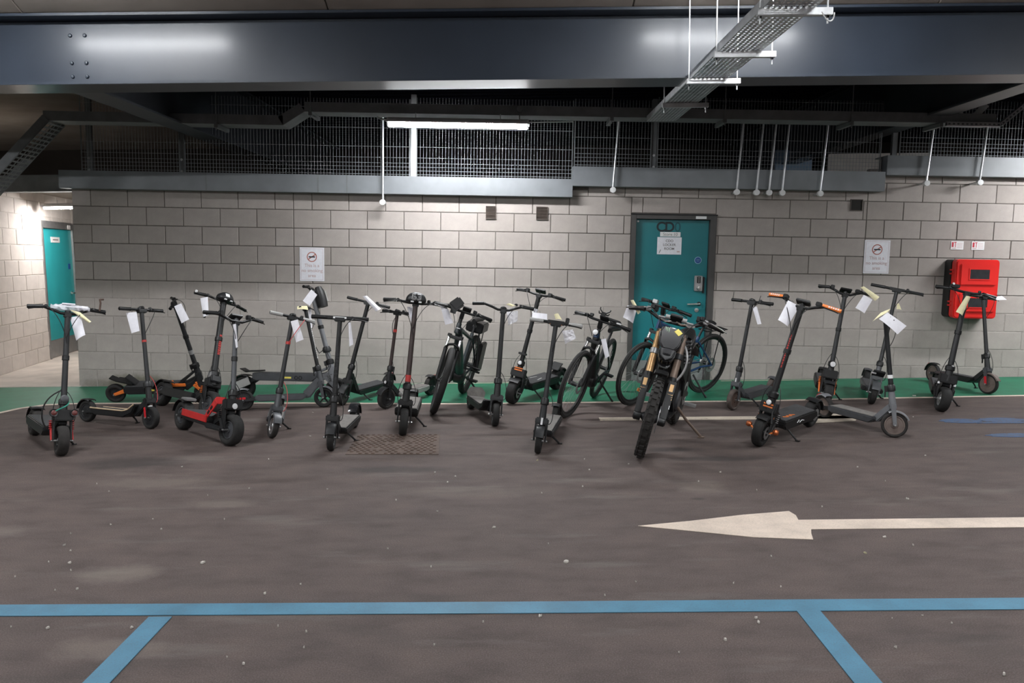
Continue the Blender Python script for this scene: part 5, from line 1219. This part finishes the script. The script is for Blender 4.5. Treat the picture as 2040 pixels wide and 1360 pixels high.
    for sg in (-1, 1):
        e, q = bp(shp[-1 if sg > 0 else 0]), bp(shp[-2 if sg > 0 else 1]); dv = (q-e).normalized()
        MB(sx).tube([e, e+dv*.006, e+dv*.12, e+dv*.13], [.014, .019, .0165, .019], 12).build('grip', 'black', root)
        l0 = e+dv*.155
        MB(sx).obox(l0+fv*.012, (dv, fv, u), (.018, .02, .014)).build('lever_clamp', 'black', root, bevel=.004)
        MB(sx).tube([l0+fv*.025, l0+fv*.055-u*.015-dv*.03, e+dv*.05+fv*.052-u*.028, e+dv*.01+fv*.05-u*.036], [.007, .006, .005, .004], 6, flat=1.4).build('brake_lever', 'black', root)
        MB(sx).tube(bez(l0+fv*.02, l0+fv*.14+u*.02, HT+fv*.14+YV*sg*.04, HBt+fv*.03+YV*sg*.03, 12), .003, 6).build('brake_cable', 'cable', root)
        MB(sx).obox(e+dv*.20+u*.012, (dv, fv, u), (.022, .014, .016)).build('shifter', 'black', root, bevel=.004)
    MB(sx).obox(bt+u*.02+fv*.02+YV*.03, ((fv+u*.5).normalized(), YV, (u-fv*.5).normalized()), (.03, .045, .010)).build('display', 'black', root, bevel=.004)
    if g('lamp', None):
        MB(sx).lathe(s(r+.20)+fv*.02, fv, [(.0001, -.03), (.022, -.03), (.030, .01), (.0001, .014)], 16, closed=False).build('headlight', 'black', root)
        MB(sx).lathe(s(r+.20)+fv*.031, fv, [(.027, 0), (.018, .005), (.0001, .006)], 16, closed=False).build('headlight_lens', 'lens', root)
    if g('guard', False):
        fender('front_mudguard', base, r+.025, tw+.02, 35, 175, 'black', root, sx, .016)
        fender('rear_mudguard', RA, r+.025, tw+.02, 20, 185, 'black', root, None, .016)
    if g('rack', False):
        rz = r*2+.055; rc = MB()
        for sg in (-1, 1): rc.tube([(-wb+.20, sg*.055, rz), (-wb-.17, sg*.06, rz)], .006, 6)
        for q in (.2, .08, -.05, -.17): rc.tube([(-wb+q, -.06, rz), (-wb+q, .06, rz)], .005, 6)
        rc.build('rack', 'black', root)
        for sg in (-1, 1): MB().tube([(-wb-.05, sg*.065, rz), RA+YV*sg*.075], .006, 6).build('rack_stay', 'black', root)
    # kickstand
    yk = .26; zk = yk*tan(ln)+.006; ks0 = V((-wb+.30, .06, .27))
    k_ = MB().tube([ks0, V((-wb+.27, .06+(yk-.06)*.85, .27*.15+zk*.85)), V((-wb+.26, yk, zk))], [.011, .010, .013], 8).build('kickstand', 'black', root)
    fn = g('extra', None)
    if fn: fn(root, s, sx, u, fv, base, L, bt, hw, r, wb, BB, ST, SD, RA, HT, HBt)
    return root

def ex_bdark(root, s, sx, u, fv, base, L, bt, hw, r, wb, BB, ST, SD, RA, HT, HBt):
    MB(sx).obox(bt-YV*hw*.28+u*.035+fv*.03, (fv, (YV*.8-u*.6).normalized(), (u*.8+YV*.6).normalized()), (.05, .055, .065)).build('handlebar_pouch', 'black', root, bevel=.016)
    MB(sx).obox(bt-YV*hw*.33-u*.03+fv*.06, (fv, YV, u), (.01, .03, .04)).build('pouch_strap', 'black', root, bevel=.004)
    pk = MB().obox((-wb+.05, .0, r*2+.11), (V((1, 0, 0)), YV, V((0, 0, 1))), (.16, .10, .055)).build('rack_battery', 'black', root, bevel=.012)
    MB().box(-wb-.1, -wb+.18, -.102, -.100, r*2+.10, r*2+.12).build('battery_stripe', 'alu', pk)
    MB().lathe((-wb+.212, .0, r*2+.125), (1, 0, 0), [(.0001, 0), (.022, 0), (.018, .008), (.0001, .01)], 14, closed=False).build('battery_lock', 'alu', pk)
    for sg in (-1,):
        MB().obox((-wb+.02, .105, r+.12), (V((1, 0, 0)), YV, V((0, 0, 1))), (.13, .025, .17)).build('pannier_panel', 'matt', root, bevel=.012)
    MB().tube([V((-wb+.12, .05, r+.40)), V((-wb+.16, .12, r+.02))], .010, 8).build('u_lock', 'char', root)
    for z in (.0, .035): MB().tube([V((-wb+.18, .0, r-.02+z)), V((-wb+.20, .17, r-.03+z))], .013, 10).build('lock_bar', 'black', root)
    MB(sx).obox(s(L-.19)-fv*.015, (fv, YV, u), (.014, .02, .005)).build('head_badge', 'alu', root)
bicycle('bike_dark', 'dark slate electric bicycle with fat tyres, seen nose-on with a handlebar pouch', frame='dgreen', tw=.068, dtr=.06, rack=True, guard=False, extra=ex_bdark, stemm='char', crank=.3)
def ex_bgrey(root, s, sx, u, fv, base, L, bt, hw, r, wb, BB, ST, SD, RA, HT, HBt):
    ph = MB(sx); ph.obox(bt+u*.05, (fv, YV, u), (.012, .022, .03))
    for sg in (-1, 1):
        for z in (.06, .10): ph.tube([bt+u*.06, bt+u*z+YV*sg*.05, bt+u*(z+.02)+YV*sg*.055], .007, 6)
    ph.build('phone_holder', 'black', root)
    MB(sx).obox(bt+YV*hw*.42+u*.03, (fv, YV, u), (.035, .07, .010)).build('display_unit', 'char', root, bevel=.005)
    MB(sx).obox(bt+YV*hw*.62+u*.012+fv*.02, (fv, YV, u), (.008, .025, .008)).build('bright_switch', 'lens', root, bevel=.003)
    MB().tube([HBt.lerp(BB, .25)+V((.0, 0, .06)), HBt.lerp(BB, .8)+V((.0, 0, .06))], [.05, .05], 12).build('battery', 'matt', root)
bicycle('bike_grey', 'dark bicycle with blue head tube and pale tyre stripe, front wheel turned', frame='char', head='blue', tw=.05, dtr=.052, side='lgrey', lamp=True, extra=ex_bgrey, crank=-.5, post=.11, st=.42)
def ex_bblue(root, s, sx, u, fv, base, L, bt, hw, r, wb, BB, ST, SD, RA, HT, HBt):
    MB().obox(HBt.lerp(BB, .5)+V((0, 0, .07)), ((BB-HBt).normalized(), YV, V((0, 0, 1)).cross((BB-HBt).normalized()).cross((BB-HBt).normalized())), (.17, .04, .03)).build('battery', 'black', root, bevel=.01)
    MB(sx).obox(bt-YV*hw*.35+u*.02, (fv, YV, u), (.02, .03, .02)).build('bright_clamp', 'alu', root, bevel=.005)
bicycle('bike_blue', 'blue framed bicycle behind the dirt bike in front of the teal door', frame='blue', head='blue', tw=.05, side='lgrey', rack=True, guard=False, refl='amber', extra=ex_bblue, crank=2.6, st=.40, post=.13)

# ---------------------------------------------------------------- electric dirt bike
def dirt_bike(key, label):
    root, ln, st, wb, Hb, rk, hw, r, u, fv, base, L, sx = rig(key, 'dirt_bike', label, 'motorcycle')
    s = lambda d: base+u*d; rr_ = r*.95; RA = V((-wb, 0, rr_))
    def knobby(name, c, R, w_, xf):
        th = .075; P = [(R-.016-th/2+th/2*math.copysign(abs(cos(a))**.7, cos(a)), w_/2*math.copysign(abs(sin(a))**.7, sin(a))) for a in [2*pi*k/14 for k in range(14)]]
        m = MB(xf); m.lathe(c, YV, P, 44); n = 34
        for k in range(n):
            a = 2*pi*k/n
            for row, yy, wd, hh in ((0, 0, .19, 0), (1, .32, .10, .5), (-1, -.32, .10, .5)):
                a2 = a+(pi/n if row else 0); dv = V((cos(a2), 0, sin(a2))); tv = V((-sin(a2), 0, cos(a2)))
                up = (dv*cos(hh*.9*(row or 0)) + YV*sin(hh*.9*(row or 0))).normalized() if row else dv
                sd = tv.cross(up)
                m.obox(vec(c)+dv*(R-.016-(.012 if row else 0))+YV*yy*w_, (tv, sd, up), (.013, w_*wd, .013))
        t = m.build(name, 'knob', root, smooth=40)
        MB(xf).lathe(c, YV, [(R-.105, -.02), (R-.085, -.03), (R-.085, .03), (R-.105, .02)], 40).build('wheel_rim', 'black', t)
        MB(xf).lathe(c, YV, [(.0001, -.07), (.02, -.07), (.04, -.045), (.03, -.02), (.03, .02), (.04, .045), (.02, .07), (.0001, .07)], 18, closed=False).build('wheel_hub', 'char', t)
        sp = MB(xf)
        for k in range(32):
            a = 2*pi*k/32; sg = 1 if k % 2 else -1; sp.tube([vec(c)+V((cos(a+.4)*.035, sg*.04, sin(a+.4)*.035)), vec(c)+V((cos(a)*(R-.10), 0, sin(a)*(R-.10)))], .002, 4)
        sp.build('spokes', 'alu', t, smooth=0, kind='stuff')
        MB(xf).disc(vec(c)+YV*.065, YV, .11, .004, 28, .075).build('brake_disc', 'alu', t)
    knobby('front_wheel', base, r, .085, sx); knobby('rear_wheel', RA, rr_, .095, None)
    fo = -fv*.03
    for sg in (-1, 1):
        MB(sx).tube([s(L-.13)+YV*sg*.098+fo, s(.50)+YV*sg*.098+fo, s(.33)+YV*sg*.096+fo], [.027, .0285, .0285], 14).build('fork_upper', 'gold' if sg < 0 else 'bronze', root)
        MB(sx).lathe(s(.335)+YV*sg*.096+fo, u, [(.0001, -.03), (.032, -.03), (.034, .0), (.030, .025)], 14, closed=False).build('fork_seal', 'black', root)
        MB(sx).tube([s(.36)+YV*sg*.096+fo, s(.06)+YV*sg*.09+fo*.5], .020, 12).build('fork_tube', 'silver', root)
        gd = MB(sx).beam(s(.33)+YV*sg*.106+fo+fv*.022, s(.01)+YV*sg*.100+fo*.4+fv*.022, .062, .018, .050, .022).build('fork_guard', 'black', root, bevel=.007)
        for k, (d0, d1, m_) in enumerate(((.30, .24, 'gold'), (.225, .215, 'gold'), (.205, .195, 'gold'), (.185, .175, 'gold'), (.16, .10, 'wpl' if sg > 0 else 'black'))):
            MB(sx).beam(s(d0)+YV*sg*.106+fo+fv*.032, s(d1)+YV*sg*.105+fo*.8+fv*.032, .046 if k else .03, .003).build('guard_print', m_, gd, smooth=0)
        MB(sx).lathe(base+YV*sg*.098-u*.01, YV*sg, [(.0001, -.03), (.034, -.03), (.034, .02), (.022, .03), (.0001, .031)], 14, closed=False).build('axle_lug', 'black', root)
        MB(sx).lathe(s(.51)+YV*sg*.098+fo, u, [(.028, 0), (.036, .004), (.036, .045), (.028, .05)], 14).build('fork_clamp', 'alu' if sg < 0 else 'char', root)
    MB(sx).obox(s(.535)+fo-fv*.02, (fv, YV, u), (.04, .125, .022)).build('lower_yoke', 'black', root, bevel=.01)
    MB(sx).obox(s(L-.14)+fo-fv*.02, (fv, YV, u), (.045, .125, .018)).build('upper_yoke', 'black', root, bevel=.008)
    # number plate with headlight
    pl = MB(sx); pts = [(-.085, .17), (.085, .17), (.105, .10), (.085, .0), (.05, -.05), (-.05, -.05), (-.085, .0), (-.105, .10)]
    pc = s(L-.27)+fv*.06; pu = (u*.95+fv*-.25).normalized(); pf = YV.cross(pu)
    pf = -pf if pf.dot(fv) < 0 else pf
    n = len(pts); pl.add([pc+YV*a+pu*b for a, b in pts]+[pc+YV*a*.86+pu*(b*.9+.005)+pf*.03 for a, b in pts], [tuple(range(n)), tuple(range(2*n-1, n-1, -1))]+[(i, (i+1) % n, n+(i+1) % n, n+i) for i in range(n)])
    plate = pl.build('front_plate', 'gloss', root, bevel=.006)
    for k in range(3):      # three pale green claw strokes
        a0 = -.058+k*.013
        MB(sx).beam(pc+YV*a0*1.0+pu*.150+pf*.0315, pc+YV*(a0+.004)+pu*(.118-.006*k)+pf*.0315, .006, .001, .003, .001, side=YV).build('claw_print', 'lime', plate, smooth=0)
    MB(sx).obox(pc+YV*.045+pu*.125+pf*.032, ((YV*.8+pu*-.6).normalized(), (YV*.6+pu*.8).normalized(), pf), (.026, .021, .0012)).build('yellow_sticker', 'yellow', plate, bevel=.001)
    hl = MB(sx).prism([(-.07, .03), (.07, .03), (.062, -.045), (.03, -.085), (-.03, -.085), (-.062, -.045)], pc-pu*.075+pf*.012, YV, pu, .07).build('headlight_shroud', 'black', root, bevel=.012)
    MB(sx).prism([(-.035, .02), (.035, .02), (.03, -.035), (-.03, -.035)], pc-pu*.072+pf*.05, YV, pu, .02).build('headlight_lens', 'pane', hl, bevel=.006)
    MB(sx).tube([pc-pu*.06-YV*.058+pf*.05, pc-pu*.12-YV*.045+pf*.05, pc-pu*.155+pf*.055, pc-pu*.12+YV*.045+pf*.05, pc-pu*.06+YV*.058+pf*.05], .007, 8).build('headlight_bezel', 'char', hl)
    fender('front_mudguard', base, r+.05, .11, 78, 128, 'black', root, sx, .012)
    sh = MB(sx).prism([(-.06, .0), (.06, .0), (.048, -.17), (.03, -.20), (-.03, -.20), (-.048, -.17)], s(.60)+fv*.045, YV, u, .012).build('fork_shield', 'gloss', root, bevel=.005)
    # bars
    bt = s(L); shp = [(-1, .0, -.07), (-.62, .010, -.03), (-.36, -.045, .0), (-.16, -.06, .01), (.16, -.06, .01), (.36, -.045, .0), (.62, .010, -.03), (1, .0, -.07)]
    bp = lambda q: bt+YV*hw*q[0]+u*q[1]+fv*q[2]
    MB(sx).tube([bp(q) for q in shp], .014, 12).build('handlebar', 'black', root, smooth=60)
    MB(sx).tube([bp((-.36, -.03, 0)), bp((.36, -.03, 0))], .008, 8).build('cross_brace', 'alu', root)
    MB(sx).tube([bp((-.22, -.02, .01)), bp((.22, -.02, .01))], .017, 10).build('bar_pad', 'lgrey', root)
    for k in range(4): MB(sx).tube([bp((-.30+.16*k, -.055, .035)), bp((-.20+.16*k, -.075, .05)), bp((-.08+.16*k, -.06, .04))], .007, 6).build('control_wire', ('chrome', 'cable', 'bronze', 'chrome')[k], root)
    for sg in (-1, 1):
        e, q = bp(shp[-1 if sg > 0 else 0]), bp(shp[-2 if sg > 0 else 1]); dv = (q-e).normalized()
        MB(sx).tube([e, e+dv*.006, e+dv*.12, e+dv*.132], [.016, .021, .018, .026], 12).build('grip', 'black', root)
        l0 = e+dv*.165
        MB(sx).obox(l0+fv*.018, (dv, fv, u), (.022, .026, .018)).build('lever_clamp', 'alu', root, bevel=.005)
        MB(sx).lathe(l0+dv*.03+fv*.03+u*.02, u, [(.0001, -.015), (.02, -.015), (.022, .012), (.0001, .015)], 12, closed=False).build('brake_reservoir', 'black', root)
        MB(sx).tube([l0+fv*.03, l0+fv*.07-dv*.04-u*.004, e+dv*.05+fv*.065-u*.012, e-dv*.02+fv*.055-u*.022], [.009, .007, .006, .006], 8, flat=1.3).build('brake_lever', 'chrome', root)
        MB(sx).tube(bez(l0+fv*.03, l0+fv*.14+u*.01, s(L-.1)+fv*.15+YV*sg*.05, s(L-.28)+fv*.02+YV*sg*.08, 12), .004, 6).build('brake_hose', 'cable', root)
        MB(sx).obox(e+dv*.225+u*.01, (dv, fv, u), (.02, .02, .022)).build('switch_block', 'black', root, bevel=.005)
    MB(sx).obox(bt-u*.02+fv*.02, ((fv+u*.5).normalized(), YV, (u-fv*.5).normalized()), (.035, .05, .014)).build('display', 'black', root, bevel=.005)
    # frame, battery, seat
    hx = s(L-.25)-fv*.05; pv = V((-wb+.50, 0, .40))
    for sg in (-1, 1):
        MB().beam(hx+YV*sg*.04, V((-wb+.62, sg*.105, .58)), .03, .085, .03, .10).build('frame_spar', 'char', root, bevel=.008)
        MB().beam(V((-wb+.62, sg*.105, .60)), pv+YV*sg*.10, .03, .10, .03, .08).build('frame_spar', 'char', root, bevel=.008)
        MB().beam(hx-u*.12+YV*sg*.03, V((-wb+.66, sg*.07, .27)), .025, .04).build('down_tube', 'matt', root, bevel=.006)
        MB().beam(pv+YV*sg*.085, RA+YV*sg*.08, .028, .075, .024, .045).build('swing_arm', 'char', root, bevel=.006)
        MB().beam(V((-wb+.55, sg*.07, .60)), V((-wb+.02, sg*.05, .82)), .022, .03).build('sub_frame', 'matt', root, bevel=.004)
        pg = MB().obox((-wb+.52, sg*.19, .33), (V((1, 0, 0)), YV, V((0, 0, 1))), (.03, .05, .012)).build('foot_peg', 'alu', root, bevel=.003)
        MB().beam(V((-.28, sg*.10, .83)), V((-wb+.70, sg*.135, .63)), .012, .16, .012, .20).build('side_panel', 'black', root, bevel=.006)
    MB().tube([hx+u*.08, hx-u*.16], .036, 14).build('head_tube', 'matt', root)
    MB().box(-wb+.58, -wb+.86, -.085, .085, .36, .74).build('battery', 'matt', root, bevel=.02)
    MB().lathe((-wb+.56, 0, .36), YV, [(.0001, -.10), (.09, -.10), (.105, -.07), (.105, .07), (.09, .10), (.0001, .10)], 24, closed=False).build('motor', 'gun', root)
    MB().box(-wb+.52, -wb+.90, -.09, .09, .235, .265).build('skid_plate', 'matt', root, bevel=.008)
    sv = []; sp_ = [(-.30, .055, .80), (-.42, .07, .83), (-.62, .085, .82), (-.85, .10, .84), (-1.08, .095, .88), (-1.24, .06, .90)]
    for x_, w_, z_ in sp_:
        for k in range(10):
            a = 2*pi*k/10; sv.append(V((x_, w_*cos(a), z_+.038*sin(a))))
    MB().add(sv, [(i*10+k, i*10+(k+1) % 10, (i+1)*10+(k+1) % 10, (i+1)*10+k) for i in range(5) for k in range(10)]+[tuple(range(9, -1, -1)), tuple(range(50, 60))]).build('seat', 'black', root, smooth=70)
    fender('rear_mudguard', (-wb, 0, rr_), rr_+.17, .15, 70, 140, 'gloss', root, None, .01)
    MB().tube([pv+V((-.05, 0, .30)), pv+V((-.08, 0, .06))], .012, 10).build('shock_shaft', 'silver', root)
    sg_ = MB()
    for k in range(7): sg_.lathe(pv+V((-.055, 0, .07+k*.03)), (0, 0, 1), [(.026, 0), (.036, .008), (.026, .016)], 14)
    sg_.build('shock_spring', 'bronze', root)
    # rubber gaiters and hose on the kickstand side of the head
    MB(sx).tube(bez(s(L-.20)+YV*.11+fo, s(L-.30)+YV*.20-fv*.02, s(.40)+YV*.18-fv*.05, s(.32)+YV*.10-fv*.04, 12), .010, 8).build('coolant_hose', 'alu', root)
    gt = MB()
    for k in range(7): gt.lathe(V((-.34-.02*k, .115, .93-.032*k)), (.3, 0, .95), [(.038, 0), (.046, .010), (.038, .020)], 14)
    gt.build('rubber_gaiter', 'black', root)
    yk = .33; zk = yk*tan(ln)+.008
    ks = MB().tube([V((-wb+.60, .10, .30)), V((-wb+.56, .19, .17+zk*.4)), V((-wb+.50, yk, zk+.004))], [.013, .012, .011], 8).build('kickstand', 'bronze', root)
    MB().obox((-wb+.50, yk+.006, zk), (V((1, 0, 0)), V((0, cos(ln), sin(ln))), V((0, -sin(ln), cos(ln)))), (.022, .028, .004)).build('stand_foot', 'bronze', ks)
dirt_bike('motor', 'muddy black electric dirt bike with gold front forks and knobbly tyres')

# ---------------------------------------------------------------- paper tags tied to the bars
TAGS = [
  ('paper_tag', 'white paper tag on the bar wrapped in clear plastic', 'tag', 'paper', 'red_arm', [[-3.709, 6.727, 1.111], [-3.616, 6.727, 1.123], [-3.578, 6.707, 0.964], [-3.657, 6.707, 0.914]], 0.02),
  ('paper_tag', 'white paper tag on the scooter with the wood-edged deck', 'tag', 'paper', 'wood', [[-3.632, 7.552, 1.089], [-3.532, 7.552, 1.097], [-3.505, 7.532, 0.918], [-3.582, 7.532, 0.896]], 0.01),
  ('paper_tag', 'white paper tag on the scooter with the orange rear arm', 'tag', 'paper', 'orange_arm', [[-3.467, 8.246, 1.104], [-3.393, 8.246, 1.134], [-3.311, 8.226, 0.97], [-3.391, 8.226, 0.929]], 0.01),
  ('paper_tag', 'white paper tag on the thick stem with orange lettering', 'tag', 'paper', 'orange_text', [[-3.181, 8.211, 1.186], [-3.103, 8.211, 1.2], [-3.095, 8.191, 1.016], [-3.152, 8.191, 0.991]], 0.02),
  ('paper_tag', 'white paper tag seen edge-on on the red-railed scooter', 'tag', 'paper', 'red_deck', [[-2.415, 6.933, 1.021], [-2.389, 6.933, 1.025], [-2.374, 6.913, 0.825], [-2.392, 6.913, 0.813]], 0.01),
  ('paper_tag', 'white paper tag on the scooter with a red cable and grey grips', 'tag', 'paper', 'red_cable', [[-1.995, 7.226, 1.018], [-1.931, 7.226, 1.035], [-1.879, 7.206, 0.855], [-1.948, 7.206, 0.828]], 0.015),
  ('paper_tag', 'white paper tag beside the black bag on the grey scooter', 'tag', 'paper', 'grey_susp', [[-2.17, 8.718, 1.245], [-2.107, 8.718, 1.185], [-2.188, 8.698, 1.067], [-2.262, 8.698, 1.122]], 0.01),
  ('paper_tag', 'narrow white paper tag under the flat one-piece handlebar', 'tag', 'paper', 'flat_bar', [[-1.367, 6.696, 1.047], [-1.346, 6.696, 1.047], [-1.327, 6.676, 0.863], [-1.361, 6.676, 0.846]], 0.01),
  ('paper_tag', 'long white paper tag blowing across the handlebar of the right-leaning black scooter', 'tag', 'paper', 'left_lean_black', [[-1.602, 8.634, 1.168], [-1.553, 8.634, 1.173], [-1.403, 8.614, 1.032], [-1.458, 8.614, 1.0]], 0.02),
  ('paper_tag', 'white paper tag behind the stem of the scooter marked 63', 'tag', 'paper', 'dome63', [[-0.951, 7.299, 1.134], [-0.901, 7.299, 1.129], [-0.891, 7.279, 1.043], [-0.907, 7.279, 0.956]], 0.01),
  ('paper_tag', 'white paper tag on the dark electric bicycle', 'tag', 'paper', 'bike_dark', [[-0.726, 8.211, 1.072], [-0.649, 8.211, 1.051], [-0.599, 8.191, 0.908], [-0.681, 8.191, 0.888]], 0.01),
  ('plastic_tag', 'crumpled clear plastic tag on the scooter with a curled deck', 'tag', 'film', 'curved_deck', [[-0.05, 7.627, 1.055], [0.06, 7.627, 1.064], [0.054, 7.607, 0.965], [-0.032, 7.607, 0.927]], 0.03),
  ('paper_tag', 'white paper tag lying flat behind the tall wide-tyred scooter stem', 'tag', 'paper', 'wide_orange', [[0.223, 8.57, 0.98], [0.379, 8.57, 0.962], [0.378, 8.55, 0.899], [0.212, 8.55, 0.917]], 0.01),
  ('plastic_tag', 'crumpled plastic-wrapped tag on the scooter with pale grey grips', 'tag', 'film', 'grey_grip', [[0.408, 6.484, 0.977], [0.493, 6.484, 0.988], [0.52, 6.464, 0.916], [0.431, 6.464, 0.872]], 0.03),
  ('paper_tag', 'white paper tag on the grey bicycle with a blue head tube', 'tag', 'paper', 'bike_grey', [[0.867, 7.788, 0.764], [0.916, 7.788, 0.774], [0.948, 7.768, 0.603], [0.909, 7.768, 0.579]], 0.01),
  ('paper_tag', 'white paper tag on the clutch side of the dirt bike', 'tag', 'paper', 'motor', [[0.953, 6.603, 1.171], [1.036, 6.603, 1.162], [0.997, 6.583, 1.023], [0.914, 6.583, 1.074]], 0.02),
  ('paper_tag', 'narrow white paper tag on the rusty-wheeled scooter', 'tag', 'paper', 'rust', [[2.423, 8.069, 1.043], [2.468, 8.069, 1.053], [2.511, 8.049, 0.877], [2.471, 8.049, 0.872]], 0.02),
  ('paper_tag', 'large white paper tag between orange handlebar grips', 'tag', 'paper', 'orange_grip', [[2.268, 6.584, 1.2], [2.364, 6.584, 1.149], [2.263, 6.564, 0.987], [2.183, 6.564, 1.041]], 0.015),
  ('paper_tag', 'white paper tag under a yellow strip on the orange-caliper scooter', 'tag', 'paper', 'orange_caliper', [[3.661, 8.345, 1.143], [3.752, 8.345, 1.09], [3.665, 8.325, 0.951], [3.569, 8.325, 1.009]], 0.01),
  ('paper_tag', 'big tilted white paper tag on the grey-decked scooter', 'tag', 'paper', 'grey_deck', [[3.13, 6.674, 1.085], [3.294, 6.674, 0.97], [3.212, 6.654, 0.902], [3.052, 6.654, 1.033]], 0.01),
  ('paper_tag', 'white paper tag sticking out flat in front of the red cabinet', 'tag', 'paper', 'red_fork', [[5.445, 9.071, 1.06], [5.54, 9.071, 1.076], [5.587, 9.051, 1.031], [5.48, 9.051, 1.027]], 0.004),
  ('yellow_strip', 'pale yellow paper strip tied to the plastic-wrapped bar', 'tag', 'ypaper', 'red_arm', [[-3.703, 6.718, 1.179], [-3.613, 6.718, 1.153], [-3.515, 6.698, 1.074], [-3.533, 6.698, 1.061]], 0.01),
  ('yellow_strip', 'pale yellow strip on the handlebar of the white-lettered stem', 'tag', 'ypaper', 'tail_light', [[-2.218, 8.301, 1.087], [-2.114, 8.301, 1.092], [-2.1, 8.281, 1.051], [-2.214, 8.281, 1.058]], 0.01),
  ('yellow_strip', 'pale yellow strip on the scooter with pale grey grips', 'tag', 'ypaper', 'grey_grip', [[0.346, 6.536, 1.108], [0.379, 6.536, 1.116], [0.41, 6.516, 1.064], [0.357, 6.516, 1.068]], 0.015),
  ('yellow_strip', 'pale yellow strip on the clutch lever of the dirt bike', 'tag', 'ypaper', 'motor', [[0.974, 6.577, 1.214], [0.999, 6.577, 1.218], [1.054, 6.557, 1.116], [1.033, 6.557, 1.099]], 0.015),
  ('yellow_strip', 'pale yellow strip above the tag on the orange-caliper scooter', 'tag', 'ypaper', 'orange_caliper', [[3.622, 8.346, 1.221], [3.658, 8.346, 1.231], [3.815, 8.326, 1.121], [3.77, 8.326, 1.08]], 0.015),
  ('yellow_strip', 'pale yellow twisted strip on the grey-decked scooter', 'tag', 'ypaper', 'grey_deck', [[3.144, 6.83, 1.07], [3.228, 6.83, 1.103], [3.194, 6.81, 1.075], [3.069, 6.81, 0.999]], 0.02),
  ('yellow_strip', 'small pale yellow strip on the slim scooter behind the big tag', 'tag', 'ypaper', 'slim', [[4.06, 8.45, 1.044], [4.081, 8.45, 1.043], [4.1, 8.43, 0.976], [4.047, 8.43, 0.982]], 0.01),
  ('yellow_strip', 'pale yellow knotted strip hanging in front of the red cabinet', 'tag', 'ypaper', 'yellow_strip', [[4.491, 7.93, 1.145], [4.536, 7.93, 1.135], [4.45, 7.91, 0.948], [4.384, 7.91, 0.989]], 0.02),
  ('yellow_strip', 'pale yellow strip on the scooter with a curled deck', 'tag', 'ypaper', 'curved_deck', [[-0.054, 7.665, 1.125], [-0.015, 7.665, 1.134], [0.042, 7.645, 1.111], [0.003, 7.645, 1.101]], 0.01),
  ('white_tape', 'white tape band down the white-lettered scooter stem', 'tape', 'paper', 'tail_light', [[-2.205, 8.695, 1.04], [-2.172, 8.695, 1.04], [-2.164, 8.675, 0.829], [-2.197, 8.675, 0.829]], 0.005),
]
for nm, lb, ct, mt, key, q, cu in TAGS:
    q = [V(p) for p in q]; N = (q[1]-q[0]).cross(q[3]-q[0]).normalized(); n = 5; rr = random.Random(len(lb)); vs = []
    if N.y > 0: N = -N
    amp = .012 if mt == 'film' else .0
    for j in range(n+1):
        for i in range(n+1):
            a, b = i/n, j/n
            p = (q[0]*(1-a)+q[1]*a)*(1-b)+(q[3]*(1-a)+q[2]*a)*b
            vs.append(p+N*(cu*4*a*(1-a)*(.4+.6*b)+amp*rr.uniform(-1, 1)))
    k = len(vs); m = n+1
    fs = [(j*m+i, j*m+i+1, (j+1)*m+i+1, (j+1)*m+i) for j in range(n) for i in range(n)]
    bd = [i for i in range(m)]+[j*m+n for j in range(1, m)]+[n*m+i for i in range(n-1, -1, -1)]+[j*m for j in range(n-1, 0, -1)]
    mb = MB(); mb.add(vs+[p-N*.0008 for p in vs], fs+[tuple(k+i for i in reversed(f_)) for f_ in fs]+[(bd[i], bd[(i+1) % len(bd)], k+bd[(i+1) % len(bd)], k+bd[i]) for i in range(len(bd))])
    t = mb.build(nm, mt, smooth=25 if mt != 'film' else 0, label=lb, cat=ct)
    if nm == 'paper_tag':
        top = q[0].lerp(q[1], .5)
        MB().tube([top+V((0, .0, -.006)), top+V((.004, .02, .012)), top+V((0, .05, .02))], .0016, 5).build('cable_tie', 'cable', t)
